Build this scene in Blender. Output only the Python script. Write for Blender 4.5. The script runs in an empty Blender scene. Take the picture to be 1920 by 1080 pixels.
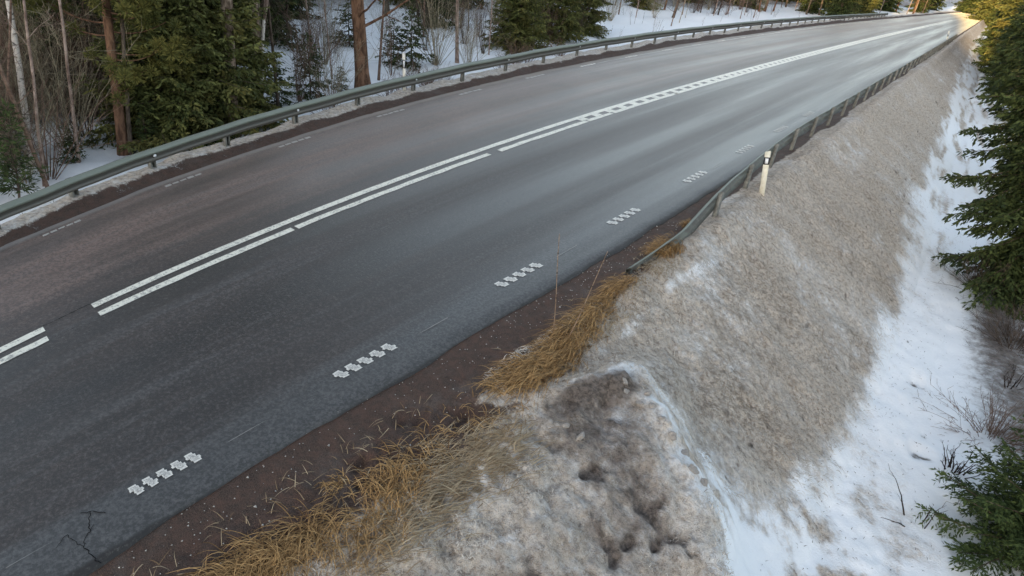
import bpy, math, random
import numpy as np
from mathutils import Vector, Matrix, Euler

R = math.radians
rng = np.random.default_rng(7)
random.seed(7)
scene = bpy.context.scene
COL = scene.collection

# ------------------------------------------------------------------ camera
CAM_H, PITCH, ROLL, YAW, FPX = 5.095, 0.5276, 0.1243, 0.6337, 1190.3
_cy, _sy, _cp, _sp = math.cos(YAW), math.sin(YAW), math.cos(PITCH), math.sin(PITCH)
_cr, _sr = math.cos(ROLL), math.sin(ROLL)
RT = np.array([_cy, _sy, 0.0])
FW = np.array([-_sy * _cp, _cy * _cp, -_sp])
UP = np.array([-_sy * _sp, _cy * _sp, _cp])
CX, CYV = _cr * RT + _sr * UP, -_sr * RT + _cr * UP
cam = bpy.data.cameras.new('camera')
cam.sensor_width = 36.0
cam.lens = FPX / 1920 * 36.0
cam.clip_start, cam.clip_end = 0.05, 2000
camo = bpy.data.objects.new('camera', cam)
COL.objects.link(camo)
camo.matrix_world = Matrix(((CX[0], CYV[0], -FW[0], 0), (CX[1], CYV[1], -FW[1], 0),
                            (CX[2], CYV[2], -FW[2], CAM_H), (0, 0, 0, 1)))
scene.camera = camo

# ------------------------------------------------------------------ sky, sun, exposure
SUN_EL = R(8.0)
SUN_DIR = np.array([0.06, -0.998])                 # horizontal direction towards the sun (behind the camera)
SUN_DIR = SUN_DIR / np.linalg.norm(SUN_DIR)
world = bpy.data.worlds.new('World')
scene.world = world
world.use_nodes = True
wn = world.node_tree.nodes
wl = world.node_tree.links
bg = wn['Background']
sky = wn.new('ShaderNodeTexSky')
sky.sky_type = 'NISHITA'
sky.sun_disc = False
sky.sun_elevation = SUN_EL
sky.sun_rotation = math.atan2(SUN_DIR[0], SUN_DIR[1])
sky.altitude = 100
sky.air_density = 1.0
sky.dust_density = 2.0
hsv = wn.new('ShaderNodeHueSaturation')
hsv.inputs['Saturation'].default_value = 0.62
wl.new(sky.outputs[0], hsv.inputs['Color'])
wl.new(hsv.outputs[0], bg.inputs[0])
bg.inputs[1].default_value = 0.15
sun = bpy.data.lights.new('sun', 'SUN')
sun.energy = 3.0
sun.angle = R(0.5)
sun.color = (1.0, 0.68, 0.28)
suno = bpy.data.objects.new('sun', sun)
COL.objects.link(suno)
sd = Vector((SUN_DIR[0] * math.cos(SUN_EL), SUN_DIR[1] * math.cos(SUN_EL), math.sin(SUN_EL)))
suno.rotation_euler = sd.to_track_quat('Z', 'Y').to_euler()
suno.location = (0, 0, 40)
vs = scene.view_settings
vs.view_transform = 'Standard'
vs.look = 'None'
vs.exposure = 1.95
vs.gamma = 1.0
scene.cycles.max_bounces = 6
scene.cycles.diffuse_bounces = 3
scene.cycles.glossy_bounces = 3
scene.cycles.transparent_max_bounces = 4
scene.cycles.use_denoising = True

# ------------------------------------------------------------------ object helpers
def tag(o, label=None, cat=None, group=None, kind=None):
    if label: o['label'] = label
    if cat: o['category'] = cat
    if group: o['group'] = group
    if kind: o['kind'] = kind
    return o

def empty(name, loc, rot=(0, 0, 0), scale=1.0):
    o = bpy.data.objects.new(name, None)
    o.empty_display_size = 0.3
    o.location = loc
    o.rotation_euler = rot
    o.scale = (scale,) * 3 if np.isscalar(scale) else scale
    COL.objects.link(o)
    return o

class MB:
    """collects numpy vertex and face batches for one mesh"""
    def __init__(self):
        self.v, self.f, self.n, self.tone = [], [], 0, []
    def add(self, v, f, tone=None):
        v = np.asarray(v, float).reshape(-1, 3)
        f = np.asarray(f, int) + self.n
        self.v.append(v)
        self.f.append(f)
        self.n += len(v)
        self.tone.append(np.full(len(v), 0.5) if tone is None else np.broadcast_to(tone, (len(v),)))
    def mesh(self, name, mat, smooth=False):
        me = bpy.data.meshes.new(name)
        v = np.concatenate(self.v)
        fl = [f for f in self.f]
        loops = np.concatenate([f.reshape(-1) for f in fl])
        sizes = np.concatenate([np.full(len(f), f.shape[1]) for f in fl])
        starts = np.concatenate([[0], np.cumsum(sizes)[:-1]])
        me.vertices.add(len(v))
        me.vertices.foreach_set('co', v.astype(np.float32).reshape(-1))
        me.loops.add(len(loops))
        me.loops.foreach_set('vertex_index', loops.astype(np.int32))
        me.polygons.add(len(sizes))
        me.polygons.foreach_set('loop_start', starts.astype(np.int32))
        me.polygons.foreach_set('loop_total', sizes.astype(np.int32))
        at_ = me.attributes.new('tone', 'FLOAT', 'POINT')
        at_.data.foreach_set('value', np.concatenate(self.tone).astype(np.float32))
        if smooth:
            me.polygons.foreach_set('use_smooth', np.ones(len(sizes), bool))
        me.update(calc_edges=True)
        me.validate()
        if mat: me.materials.append(mat)
        return me
    def build(self, name, mat, parent=None, smooth=False):
        return link(name, self.mesh(name, mat, smooth), parent)
    def tube(self, pts, rad, n=6, cap=True, tone=None):
        pts = np.asarray(pts, float)
        rad = np.broadcast_to(np.asarray(rad, float), (len(pts),))
        tan = np.gradient(pts, axis=0)
        tan /= np.linalg.norm(tan, axis=1, keepdims=True) + 1e-12
        ref = np.array([0, 0, 1.0]) if abs(tan[0][2]) < 0.8 else np.array([1.0, 0, 0])
        a = np.cross(tan, ref); a /= np.linalg.norm(a, axis=1, keepdims=True) + 1e-12
        b = np.cross(tan, a)
        th = np.arange(n) * 2 * np.pi / n
        v = pts[:, None, :] + rad[:, None, None] * (np.cos(th)[None, :, None] * a[:, None, :] + np.sin(th)[None, :, None] * b[:, None, :])
        m = len(pts)
        i = np.arange(m - 1)[:, None] * n
        j = np.arange(n)[None, :]
        k = (j + 1) % n
        f = np.stack([i + j, i + k, i + n + k, i + n + j], -1).reshape(-1, 4)
        self.add(v.reshape(-1, 3), f, tone)
        if cap and n >= 3:
            base = self.n - m * n
            self.f.append(np.array([[base + (m - 1) * n + q for q in range(n)]]))
            self.f.append(np.array([[base + q for q in range(n)][::-1]]))
    def box(self, lo, hi, xf=None):
        x0, y0, z0 = lo; x1, y1, z1 = hi
        v = np.array([[x0, y0, z0], [x1, y0, z0], [x1, y1, z0], [x0, y1, z0], [x0, y0, z1], [x1, y0, z1], [x1, y1, z1], [x0, y1, z1]], float)
        if xf is not None: v = xf(v)
        self.add(v, [[0, 3, 2, 1], [4, 5, 6, 7], [0, 1, 5, 4], [1, 2, 6, 5], [2, 3, 7, 6], [3, 0, 4, 7]])

def link(name, me, parent=None):
    o = bpy.data.objects.new(name, me)
    COL.objects.link(o)
    if parent: o.parent = parent
    return o

def copy_tree(o, parent=None):
    c = o.copy()
    COL.objects.link(c)
    if parent: c.parent = parent
    for ch in list(o.children):
        copy_tree(ch, c)
    return c

# ------------------------------------------------------------------ noise
_perm = np.random.default_rng(3).random((256, 256))
def vnoise(x, y, seed=0):
    x = np.asarray(x, float) + seed * 17.31; y = np.asarray(y, float) + seed * 9.77
    xi, yi = np.floor(x).astype(int), np.floor(y).astype(int)
    fx, fy = x - xi, y - yi
    fx = fx * fx * (3 - 2 * fx); fy = fy * fy * (3 - 2 * fy)
    g = lambda a, b: _perm[a % 256, b % 256]
    return (g(xi, yi) * (1 - fx) * (1 - fy) + g(xi + 1, yi) * fx * (1 - fy) + g(xi, yi + 1) * (1 - fx) * fy + g(xi + 1, yi + 1) * fx * fy) * 2 - 1
def fbm(x, y, oct=4, seed=0):
    s, a = 0, 1.0
    for o in range(oct):
        s = s + a * vnoise(x * 2 ** o, y * 2 ** o, seed + o)
        a *= 0.5
    return s
def sstep(a, b, x):
    t = np.clip((np.asarray(x, float) - a) / (b - a), 0, 1)
    return t * t * (3 - 2 * t)

# ------------------------------------------------------------------ road alignment (surveyed stations: rows s, columns t)
ST_S = np.array([0, 1.5, 3, 4.5, 6, 8, 10, 12, 15, 18, 22, 27, 33, 40, 50, 60, 75, 90.])
ST_T = np.array([-20, -16.5, -13.2, -9.7, -5.66, -3, 0, 2.5])
ST = np.array([
 [(-13.71, 1.66), (-12.11, 1.41), (-10.33, 1.16), (-8.11, 0.87), (-5.04, 0.62), (-2.8, 0.64), (-0.45, 1.04), (1.05, 1.65)],
 [(-14.25, 2.4), (-12.59, 2.2), (-10.73, 1.99), (-8.38, 1.76), (-5.09, 1.57), (-2.68, 1.63), (-0.2, 2.06), (1.32, 2.66)],
 [(-14.81, 3.25), (-13.09, 3.11), (-11.15, 2.97), (-8.66, 2.83), (-5.15, 2.75), (-2.6, 2.87), (-0.02, 3.31), (1.53, 3.83)],
 [(-15.4, 4.21), (-13.62, 4.15), (-11.58, 4.11), (-8.94, 4.08), (-5.22, 4.15), (-2.56, 4.34), (0.08, 4.73), (1.66, 5.12)],
 [(-16.0, 5.29), (-14.15, 5.34), (-12.01, 5.41), (-9.21, 5.52), (-5.3, 5.74), (-2.55, 5.96), (0.12, 6.25), (1.73, 6.5)],
 [(-16.83, 6.92), (-14.86, 7.14), (-12.56, 7.39), (-9.55, 7.69), (-5.4, 8.05), (-2.6, 8.24), (0.09, 8.37), (1.75, 8.4)],
 [(-17.66, 8.79), (-15.56, 9.19), (-13.08, 9.62), (-9.85, 10.08), (-5.51, 10.48), (-2.68, 10.58), (0.02, 10.5), (1.7, 10.33)],
 [(-18.49, 10.87), (-16.22, 11.47), (-13.55, 12.06), (-10.1, 12.61), (-5.62, 12.96), (-2.78, 12.91), (-0.09, 12.61), (1.62, 12.25)],
 [(-19.69, 14.38), (-17.13, 15.23), (-14.14, 15.97), (-10.41, 16.52), (-5.78, 16.63), (-2.95, 16.32), (-0.28, 15.71), (1.45, 15.09)],
 [(-20.78, 18.28), (-17.91, 19.29), (-14.61, 20.05), (-10.64, 20.45), (-5.94, 20.19), (-3.13, 19.61), (-0.48, 18.69), (1.26, 17.83)],
 [(-22.04, 23.9), (-18.72, 24.94), (-15.06, 25.52), (-10.86, 25.53), (-6.13, 24.71), (-3.37, 23.76), (-0.77, 22.48), (0.98, 21.34)],
 [(-23.25, 31.24), (-19.42, 32.01), (-15.41, 32.12), (-11.05, 31.51), (-6.35, 29.96), (-3.67, 28.6), (-1.12, 26.91), (0.62, 25.49)],
 [(-24.19, 40.0), (-19.87, 40.11), (-15.61, 39.47), (-11.19, 38.05), (-6.6, 35.7), (-4.0, 33.92), (-1.52, 31.82), (0.2, 30.11)],
 [(-24.74, 49.58), (-20.05, 48.71), (-15.66, 47.14), (-11.29, 44.86), (-6.85, 41.72), (-4.35, 39.52), (-1.95, 37.05), (-0.27, 35.06)],
 [(-24.82, 61.54), (-19.93, 59.24), (-15.56, 56.5), (-11.36, 53.22), (-7.16, 49.21), (-4.81, 46.57), (-2.52, 43.69), (-0.89, 41.41)],
 [(-24.44, 71.4), (-19.58, 67.91), (-15.38, 64.28), (-11.39, 60.26), (-7.43, 55.64), (-5.2, 52.7), (-3.02, 49.53), (-1.45, 47.03)],
 [(-23.53, 82.9), (-18.94, 78.16), (-15.05, 73.64), (-11.4, 68.94), (-7.77, 63.74), (-5.72, 60.51), (-3.68, 57.06), (-2.18, 54.36)],
 [(-22.53, 91.44), (-18.29, 85.98), (-14.73, 80.98), (-11.38, 75.91), (-8.05, 70.41), (-6.14, 67.02), (-4.23, 63.42), (-2.82, 60.61)]])

def _tangents(x, y):                                   # y: (n, ...)
    h = np.diff(x); sh = (-1,) + (1,) * (y.ndim - 1)
    d = np.diff(y, axis=0) / h.reshape(sh)
    m = np.empty_like(y)
    m[0], m[-1] = d[0] * 1.15 - 0.15 * d[1], d[-1] * 1.15 - 0.15 * d[-2]
    w = (h[1:] / (h[1:] + h[:-1])).reshape(sh)
    m[1:-1] = d[:-1] * w + d[1:] * (1 - w)
    return m
_MS = _tangents(ST_S, ST)
_H = lambda u: (2 * u**3 - 3 * u**2 + 1, u**3 - 2 * u**2 + u, -2 * u**3 + 3 * u**2, u**3 - u**2)
def M(s, t):
    """road coordinates (s along, t across, metres) to world x, y"""
    s, t = np.broadcast_arrays(np.asarray(s, float), np.asarray(t, float))
    sh = s.shape; s = s.ravel(); t = t.ravel()
    sc = np.clip(s, 0, 90); i = np.clip(np.searchsorted(ST_S, sc, side='right') - 1, 0, len(ST_S) - 2)
    h = ST_S[i + 1] - ST_S[i]; u = ((sc - ST_S[i]) / h)[:, None, None]; hh = h[:, None, None]
    a, b, c, d = _H(u)
    P = a * ST[i] + b * hh * _MS[i] + c * ST[i + 1] + d * hh * _MS[i + 1]        # (n, nt, 2)
    P = P + _MS[0][None] * np.clip(s, -1.5, 0)[:, None, None] + np.array([-0.05, 0.6]) * np.minimum(s + 1.5, 0)[:, None, None]
    P = P + _MS[-1][None] * np.maximum(s - 90, 0)[:, None, None]
    P = np.moveaxis(P, 1, 0)
    mt = _tangents(ST_T, P)
    tc = np.clip(t, -20, 2.5); j = np.clip(np.searchsorted(ST_T, tc, side='right') - 1, 0, len(ST_T) - 2)
    k = np.arange(len(s)); h = (ST_T[j + 1] - ST_T[j]); u = ((tc - ST_T[j]) / h)[:, None]; hh = h[:, None]
    a, b, c, d = _H(u)
    Q = a * P[j, k] + b * hh * mt[j, k] + c * P[j + 1, k] + d * hh * mt[j + 1, k]
    Q = Q + np.maximum(t - 2.5, 0)[:, None] * np.array([0.9, -0.2]) + np.minimum(t + 20, 0)[:, None] * np.array([1.0, -0.25])
    return Q.reshape(sh + (2,))
def M3(s, t, z):
    q = M(s, t); return np.concatenate([q, np.broadcast_to(np.asarray(z, float), q.shape[:-1])[..., None]], -1)

def at(px, py, z):
    """surveying help: the ground point seen in direction (px, py) at height z"""
    a, b = (px - 960) / FPX, (540 - py) / FPX
    w = FW + a * CX + b * CYV
    k = (z - CAM_H) / w[2]
    return np.array([w[0] * k, w[1] * k, z])

# ------------------------------------------------------------------ terrain heights
RIDGE_T = np.array([-9, -5.0, -3.9, -3.5, -3.1, -2.5, -1.75, -1.2, -0.75, 0, 1.2, 4, 30])
RIDGE_S = np.array([4.2, 4.4, 5.2, 6.0, 6.45, 6.1, 5.65, 5.3, 5.0, 4.4, 3.4, 1.0, -20])
def ridge_d(s, t):
    return np.interp(t, RIDGE_T, RIDGE_S) - s + 0.16 * fbm(s * 1.7, t * 1.7, 3, 25) * sstep(-4.2, -3.4, t)      # > 0 on the turnout side
def zf(s, t):
    s, t = np.asarray(s, float), np.asarray(t, float)
    # right embankment, falling from the shoulder to the ditch, then gently up into the trees
    toe = -2.0 + 0.9 * sstep(25, 90, s)
    zr = np.interp(t, [-5.3, -5.0, -4.7, -4.2, -3.9, 0.0, 1.2, 6, 60], [-0.03, 0.0, 0.02, 0.02, -0.04, -1.0, -1.03, -0.9, 0.6])
    zr = np.where(zr < -0.04, -0.04 + (zr + 0.04) * (-toe), zr)
    bank = np.exp(-((t + 4.2) / 0.38) ** 2) * sstep(7, 11, s) * 0.16
    zr = zr + bank
    # turnout pad left of the ridge
    d = ridge_d(s, t)
    zp = np.interp(t, [-5.3, -5.0, -4.3, -3.2, -2.5, -1.75, -.75, .5, 3, 10, 40], [-0.03, 0.0, -0.01, -0.06, -.2, -.45, -.8, -1.2, -1.6, -1.9, -2.2])
    m = sstep(-1.5, 0.2, d)
    dr = np.exp(-((d + 0.1) / 0.55) ** 2) * sstep(-4.0, -3.2, t) * (1 - sstep(1.5, 4, t))
    z = zr * (1 - m) + zp * m + 0.17 * dr
    # left side
    zl = np.interp(t, [-140, -60, -30, -17.2, -16.4, -15.2, -14.7, -14.2, -13.9, -13.5, -13.3], [6, 1.5, -0.5, -0.85, -0.8, -0.25, 0.05, 0.06, 0.02, 0.0, -0.03])
    z = np.where(t < -9, zl, z)
    # hill country far ahead
    return z
def crev(x, y):
    return np.maximum(0, -fbm(x * 4.5, y * 4.5, 3, 37) - 0.42)
def rough(s, t, x, y):
    off_l = sstep(-13.7, -14.3, t); off_r = sstep(-4.8, -4.4, t)
    r = np.zeros_like(x)
    r += off_l * (0.06 * fbm(x * 1.1, y * 1.1, 4, 1) + sstep(-15.5, -17, t) * 0.12 * fbm(x * .35, y * .35, 3, 4))
    fade = 1 - 0.5 * sstep(25, 60, s)
    d = ridge_d(s, t)
    near = np.exp(-((d - 0.05) / 0.4) ** 2) * sstep(-4.0, -3.2, t)
    clean = sstep(-0.6, 0.4, t) * sstep(0.2, -0.3, d)
    q = 0.042 * fbm(x * 2.2, y * 2.2, 3, 11) + 0.018 * fbm(x * 9, y * 9, 3, 15)
    near = np.maximum(near, .55 * np.exp(-((d + .6) / .7) ** 2) * sstep(-3.6, -2.6, t))
    lump = np.maximum(vnoise(x * 5.5, y * 5.5, 21), 0) ** 1.5 * 0.10 + np.maximum(vnoise(x * 12, y * 12, 23), 0) * 0.045
    q = q - clean * 0.05 * np.maximum(0, vnoise(x * 7, y * 7, 17) - .45)
    r += off_r * fade * (q * (1 - 0.4 * clean) + near * lump)
    pad = sstep(0, .4, d)
    r += off_r * pad * (0.026 * vnoise(x * 11, y * 11, 31) + 0.016 * vnoise(x * 22, y * 22, 33) + 0.05 * np.maximum(0, vnoise(x * 5, y * 5, 35)) - 0.10 * crev(x, y))
    grav = sstep(-5.12, -4.9, t) * (1 - off_r) + sstep(-13.55, -13.7, t) * (1 - off_l)
    r += grav * (0.012 * fbm(x * 6, y * 6, 3, 41))
    # hollows poked into the clean snow
    return r
def ground_z(x, y):
    """height of the terrain at world x, y (nearest road coordinates by search)"""
    s, t = inv(x, y)
    return float(zf(s, t) + rough(np.array([s]), np.array([t]), np.array([x]), np.array([y]))[0])
def inv(x, y):
    s, t = 10.0, -8.0
    best = None
    for s0 in (0, 8, 20, 45, 80):
        for t0 in (-24, -14, -5, 0, 5):
            q = M(s0, t0); d = np.hypot(q[0] - x, q[1] - y)
            if best is None or d < best[0]: best = (d, s0, t0)
    s, t = float(best[1]), float(best[2])
    for _ in range(25):
        q = M(s, t); e = np.array([x, y]) - q
        ds = (M(s + .01, t) - q) / .01; dt = (M(s, t + .01) - q) / .01
        A = np.array([ds, dt]).T
        st = np.linalg.solve(A, e)
        k = min(1.0, 12 / (np.abs(st).max() + 1e-9))
        s += st[0] * k; t += st[1] * k
        if np.abs(e).max() < 1e-3: break
    return s, t
def on(px, py, z0=-0.8, it=6):
    """terrain point seen at photo pixel"""
    z = z0
    for _ in range(it):
        p = at(px, py, z); z = 0.5 * z + 0.5 * ground_z(p[0], p[1])
    return Vector((p[0], p[1], ground_z(p[0], p[1])))

def lean_rot(base, px, py, spin=0.0):
    """rotation that tips a tree so that its stem passes the photo pixel"""
    a, b = (px - 960) / FPX, (540 - py) / FPX
    w = FW + a * CX + b * CYV
    k = math.hypot(base[0], base[1]) / math.hypot(w[0], w[1])
    p = Vector((w[0] * k, w[1] * k, CAM_H + w[2] * k))
    d = (p - Vector(base)).normalized()
    q = Vector((0, 0, 1)).rotation_difference(d)
    return (q.to_matrix() @ Matrix.Rotation(spin, 3, 'Z')).to_euler()
# ------------------------------------------------------------------ materials
def mat(name, rough_=0.8, spec=0.3):
    m = bpy.data.materials.new(name); m.use_nodes = True
    nt = m.node_tree; b = nt.nodes['Principled BSDF']
    b.inputs['Roughness'].default_value = rough_
    b.inputs['Specular IOR Level'].default_value = spec
    return m, nt, b
class NT:
    def __init__(self, nt): self.t = nt; self.n = nt.nodes; self.l = nt.links
    def node(self, kind, **kw):
        o = self.n.new(kind)
        for k, v in kw.items(): setattr(o, k, v)
        return o
    def put(self, sock, v):
        if isinstance(v, bpy.types.NodeSocket): self.l.new(v, sock)
        elif isinstance(v, (tuple, list)) and len(v) == 3 and sock.type == 'RGBA': sock.default_value = (*v, 1)
        else: sock.default_value = v
    def coord(self, which='Object'): return self.node('ShaderNodeTexCoord').outputs[which]
    def attr(self, name): return self.node('ShaderNodeAttribute', attribute_name=name).outputs['Fac']
    def noise(self, vec, scale, detail=4, rough=0.55, dist=0.0):
        o = self.node('ShaderNodeTexNoise'); self.put(o.inputs['Vector'], vec)
        o.inputs['Scale'].default_value = scale; o.inputs['Detail'].default_value = detail
        o.inputs['Roughness'].default_value = rough; o.inputs['Distortion'].default_value = dist
        return o.outputs['Fac']
    def mapping(self, vec, scale=(1, 1, 1), rot=(0, 0, 0)):
        o = self.node('ShaderNodeMapping'); self.put(o.inputs['Vector'], vec)
        o.inputs['Scale'].default_value = scale; o.inputs['Rotation'].default_value = rot
        return o.outputs[0]
    def math(self, op, a, b=0.0, clamp=False):
        o = self.node('ShaderNodeMath', operation=op, use_clamp=clamp)
        self.put(o.inputs[0], a); self.put(o.inputs[1], b); return o.outputs[0]
    def ramp(self, fac, stops):
        o = self.node('ShaderNodeMapRange', interpolation_type='SMOOTHSTEP')
        self.put(o.inputs['Value'], fac)
        (a, x), (b, y) = stops
        for k, v in zip(('From Min', 'From Max', 'To Min', 'To Max'), (a, b, x, y)): o.inputs[k].default_value = v
        return o.outputs[0]
    def mix(self, fac, a, b, blend='MIX'):
        o = self.node('ShaderNodeMix', data_type='RGBA', blend_type=blend)
        self.put(o.inputs[0], fac); self.put(o.inputs[6], a); self.put(o.inputs[7], b); return o.outputs[2]
    def bump(self, h, strength=0.5, dist=0.02, normal=None):
        o = self.node('ShaderNodeBump'); self.put(o.inputs['Height'], h)
        o.inputs['Strength'].default_value = strength; o.inputs['Distance'].default_value = dist
        if normal is not None: self.put(o.inputs['Normal'], normal)
        return o.outputs[0]

def m_ground():
    m, nt, b = mat('snow_and_gravel', 0.75, 0.25); N = NT(nt)
    P = N.coord()
    dirt, grav, mud = N.attr('dirt'), N.attr('gravel'), N.attr('mud')
    n1 = N.noise(P, 1.6, 5, 0.6, 0.3); n2 = N.noise(P, 7, 5, 0.65, 0.6); n3 = N.noise(P, 30, 4, 0.7, 0.8); n4 = N.noise(P, 95, 3, 0.7)
    n5 = N.noise(P, 13, 4, 0.7, 0.2)
    # dirty snow: grains of road dirt in crusted snow
    d = N.math('ADD', dirt, N.math('MULTIPLY', N.math('SUBTRACT', n1, 0.5), 0.55))
    d = N.math('ADD', d, N.math('MULTIPLY', N.math('SUBTRACT', n2, 0.5), 0.9))
    d = N.math('ADD', d, N.math('MULTIPLY', N.math('SUBTRACT', n3, 0.5), 0.7))
    dm = N.ramp(d, ((0.18, 0.0), (0.80, 1.0)))
    clean = N.mix(n3, (0.82, 0.84, 0.87), (0.87, 0.88, 0.89))
    dirty = N.mix(N.ramp(n5, ((0.34, 0), (0.64, 1))), (0.34, 0.274, 0.218), (0.63, 0.54, 0.445))
    dirty = N.mix(N.ramp(N.math('ADD', n4, N.math('MULTIPLY', n5, .8)), ((0.66, 0.85), (0.90, 0.0))), dirty, (0.15, 0.118, 0.097))
    dirty = N.mix(N.ramp(N.math('ADD', n3, N.math('MULTIPLY', N.math('SUBTRACT', n1, .5), .35)), ((0.50, 0), (0.70, 0.8))), dirty, (0.68, 0.65, 0.61))
    snow = N.mix(dm, clean, dirty)
    g = N.math('ADD', grav, N.math('MULTIPLY', N.math('SUBTRACT', n2, 0.5), 0.9))
    g = N.math('ADD', g, N.math('MULTIPLY', N.math('SUBTRACT', n3, 0.5), 0.6))
    gm = N.ramp(g, ((0.35, 0.0), (0.72, 1.0)))
    gcol = N.mix(N.ramp(n4, ((0.35, 0), (0.7, 1))), (0.036, 0.024, 0.019), (0.118, 0.081, 0.066))
    gcol = N.mix(N.ramp(n2, ((0.35, 0), (0.7, .8))), gcol, (0.115, 0.066, 0.050))
    gcol = N.mix(N.ramp(n1, ((0.5, 0), (0.75, .6))), gcol, (0.13, 0.108, 0.096))
    col = N.mix(gm, snow, gcol)
    mq = N.math('ADD', mud, N.math('MULTIPLY', N.math('SUBTRACT', N.noise(P, 4.5, 5, .7), 0.5), 1.3))
    mm = N.ramp(N.math('ADD', mq, N.math('MULTIPLY', N.math('SUBTRACT', n5, 0.5), 0.6)), ((0.22, 0), (1.05, .95)))
    col = N.mix(mm, col, N.mix(N.ramp(n5, ((.35, 0), (.65, 1))), (0.055, 0.042, 0.034), (0.185, 0.148, 0.126)))
    N.put(b.inputs['Base Color'], col)
    h = N.math('ADD', N.math('MULTIPLY', n3, 0.7), N.math('MULTIPLY', n4, 0.35))
    h = N.math('ADD', h, N.math('MULTIPLY', n5, 1.1))
    o = N.node('ShaderNodeBump'); N.put(o.inputs['Height'], h); o.inputs['Distance'].default_value = 0.05
    N.put(o.inputs['Strength'], N.ramp(N.math('ADD', N.math('MAXIMUM', dirt, grav), mud), ((0, 0.30), (0.6, 0.85))))
    N.put(b.inputs['Normal'], o.outputs[0])
    return m

def m_asphalt():
    m, nt, b = mat('asphalt', 0.6, 0.5); N = NT(nt)
    uv = N.coord('UV'); P = N.coord()
    sep = N.node('ShaderNodeSeparateXYZ'); N.put(sep.inputs[0], uv)
    s, t = sep.outputs[0], sep.outputs[1]
    st = N.mapping(uv, (0.05, 1.6, 1)); st2 = N.mapping(uv, (0.16, 4.5, 1)); st3 = N.mapping(uv, (0.02, 0.8, 1))
    k1 = N.noise(st, 1.0, 4, 0.55, 0.2); k2 = N.noise(st2, 1.0, 4, 0.6, 0.3); k3 = N.noise(st3, 1.0, 2, 0.5)
    blot = N.noise(P, 0.45, 4, 0.6, 0.3)
    grain = N.noise(P, 70, 3, 0.75); vor = N.node('ShaderNodeTexVoronoi'); N.put(vor.inputs['Vector'], P); vor.inputs['Scale'].default_value = 95
    base = N.mix(N.ramp(grain, ((0.3, 0), (0.72, 1))), (0.015, 0.0145, 0.0145), (0.052, 0.050, 0.049))
    base = N.mix(N.ramp(vor.outputs['Distance'], ((0.0, 0.5), (0.16, 0.0))), base, (0.13, 0.12, 0.115))
    # brown road dirt on the far lane, washed off in the wheel tracks
    far = N.ramp(t, ((-9.3, 0.0), (-11.2, 1.0)))
    brown = N.math('MULTIPLY', N.math('ADD', N.math('MULTIPLY', far, 0.75), 0.16), N.ramp(N.math('ADD', k1, N.math('MULTIPLY', blot, 0.5)), ((0.5, 0.25), (0.95, 1.0))))
    base = N.mix(brown, base, (0.20, 0.132, 0.108))
    # smoother shoulder strip right of the edge line, dusted with dried salt
    sh = N.math('MULTIPLY', N.ramp(N.math('ADD', t, N.math('MULTIPLY', N.math('SUBTRACT', k2, .5), .35)), ((-6.0, 0.0), (-5.7, 1.0))), 0.9)
    base = N.mix(sh, base, N.mix(grain, (0.062, 0.062, 0.063), (0.105, 0.105, 0.106)))
    salt = N.math('MULTIPLY', N.ramp(N.math('ADD', k2, N.math('MULTIPLY', k1, 0.7)), ((0.80, 0.0), (1.15, 1.0))), 0.45)
    base = N.mix(salt, base, (0.12, 0.122, 0.125))
    edge = N.ramp(N.math('ADD', N.math('MULTIPLY', N.noise(P, 6, 4, .6), 0.12), t), ((-5.06, 0.0), (-5.0, .9)))
    base = N.mix(edge, base, (0.022, 0.018, 0.016))
    edge2 = N.ramp(N.math('ADD', N.math('MULTIPLY', N.noise(P, 3, 4, .6), 0.7), t), ((-12.85, 0.0), (-13.3, 1.0)))
    base = N.mix(N.math('MULTIPLY', edge2, .85), base, (0.062, 0.045, 0.038))
    g2 = N.noise(P, 24, 3, 0.8); base = N.mix(N.ramp(g2, ((0.40, .55), (0.60, 0.0))), base, (0.012, 0.012, 0.012)); base = N.mix(N.ramp(g2, ((0.55, 0.0), (0.72, .5))), base, (0.13, 0.125, 0.12))
    N.put(b.inputs['Base Color'], base)
    # damp wheel tracks are smoother
    b.inputs['Sheen Weight'].default_value = 0.22; b.inputs['Sheen Roughness'].default_value = 0.35; b.inputs['Specular IOR Level'].default_value = 0.42
    tr = N.node('ShaderNodeMath', operation='SINE'); N.put(tr.inputs[0], N.math('MULTIPLY', N.math('ADD', t, N.math('MULTIPLY', k3, .35)), 3.6)); tr = tr.outputs[0]
    rgh = N.math('ADD', N.ramp(k1, ((0.3, 0.34), (0.7, 0.52))), N.math('MULTIPLY', N.math('SUBTRACT', k2, 0.5), 0.22))
    rgh = N.math('ADD', rgh, N.math('MULTIPLY', N.math('SUBTRACT', k3, 0.5), 0.12))
    rgh = N.math('ADD', rgh, N.math('MULTIPLY', tr, 0.06)); rgh = N.math('MAXIMUM', N.math('ADD', rgh, N.math('MULTIPLY', N.math('SUBTRACT', g2, .5), .30)), 0.31)
    N.put(b.inputs['Roughness'], rgh)
    N.put(b.inputs['Normal'], N.bump(N.math('ADD', N.math('MULTIPLY', grain, .7), N.math('MULTIPLY', vor.outputs['Distance'], .6)), 0.35, 0.006))
    return m

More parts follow.
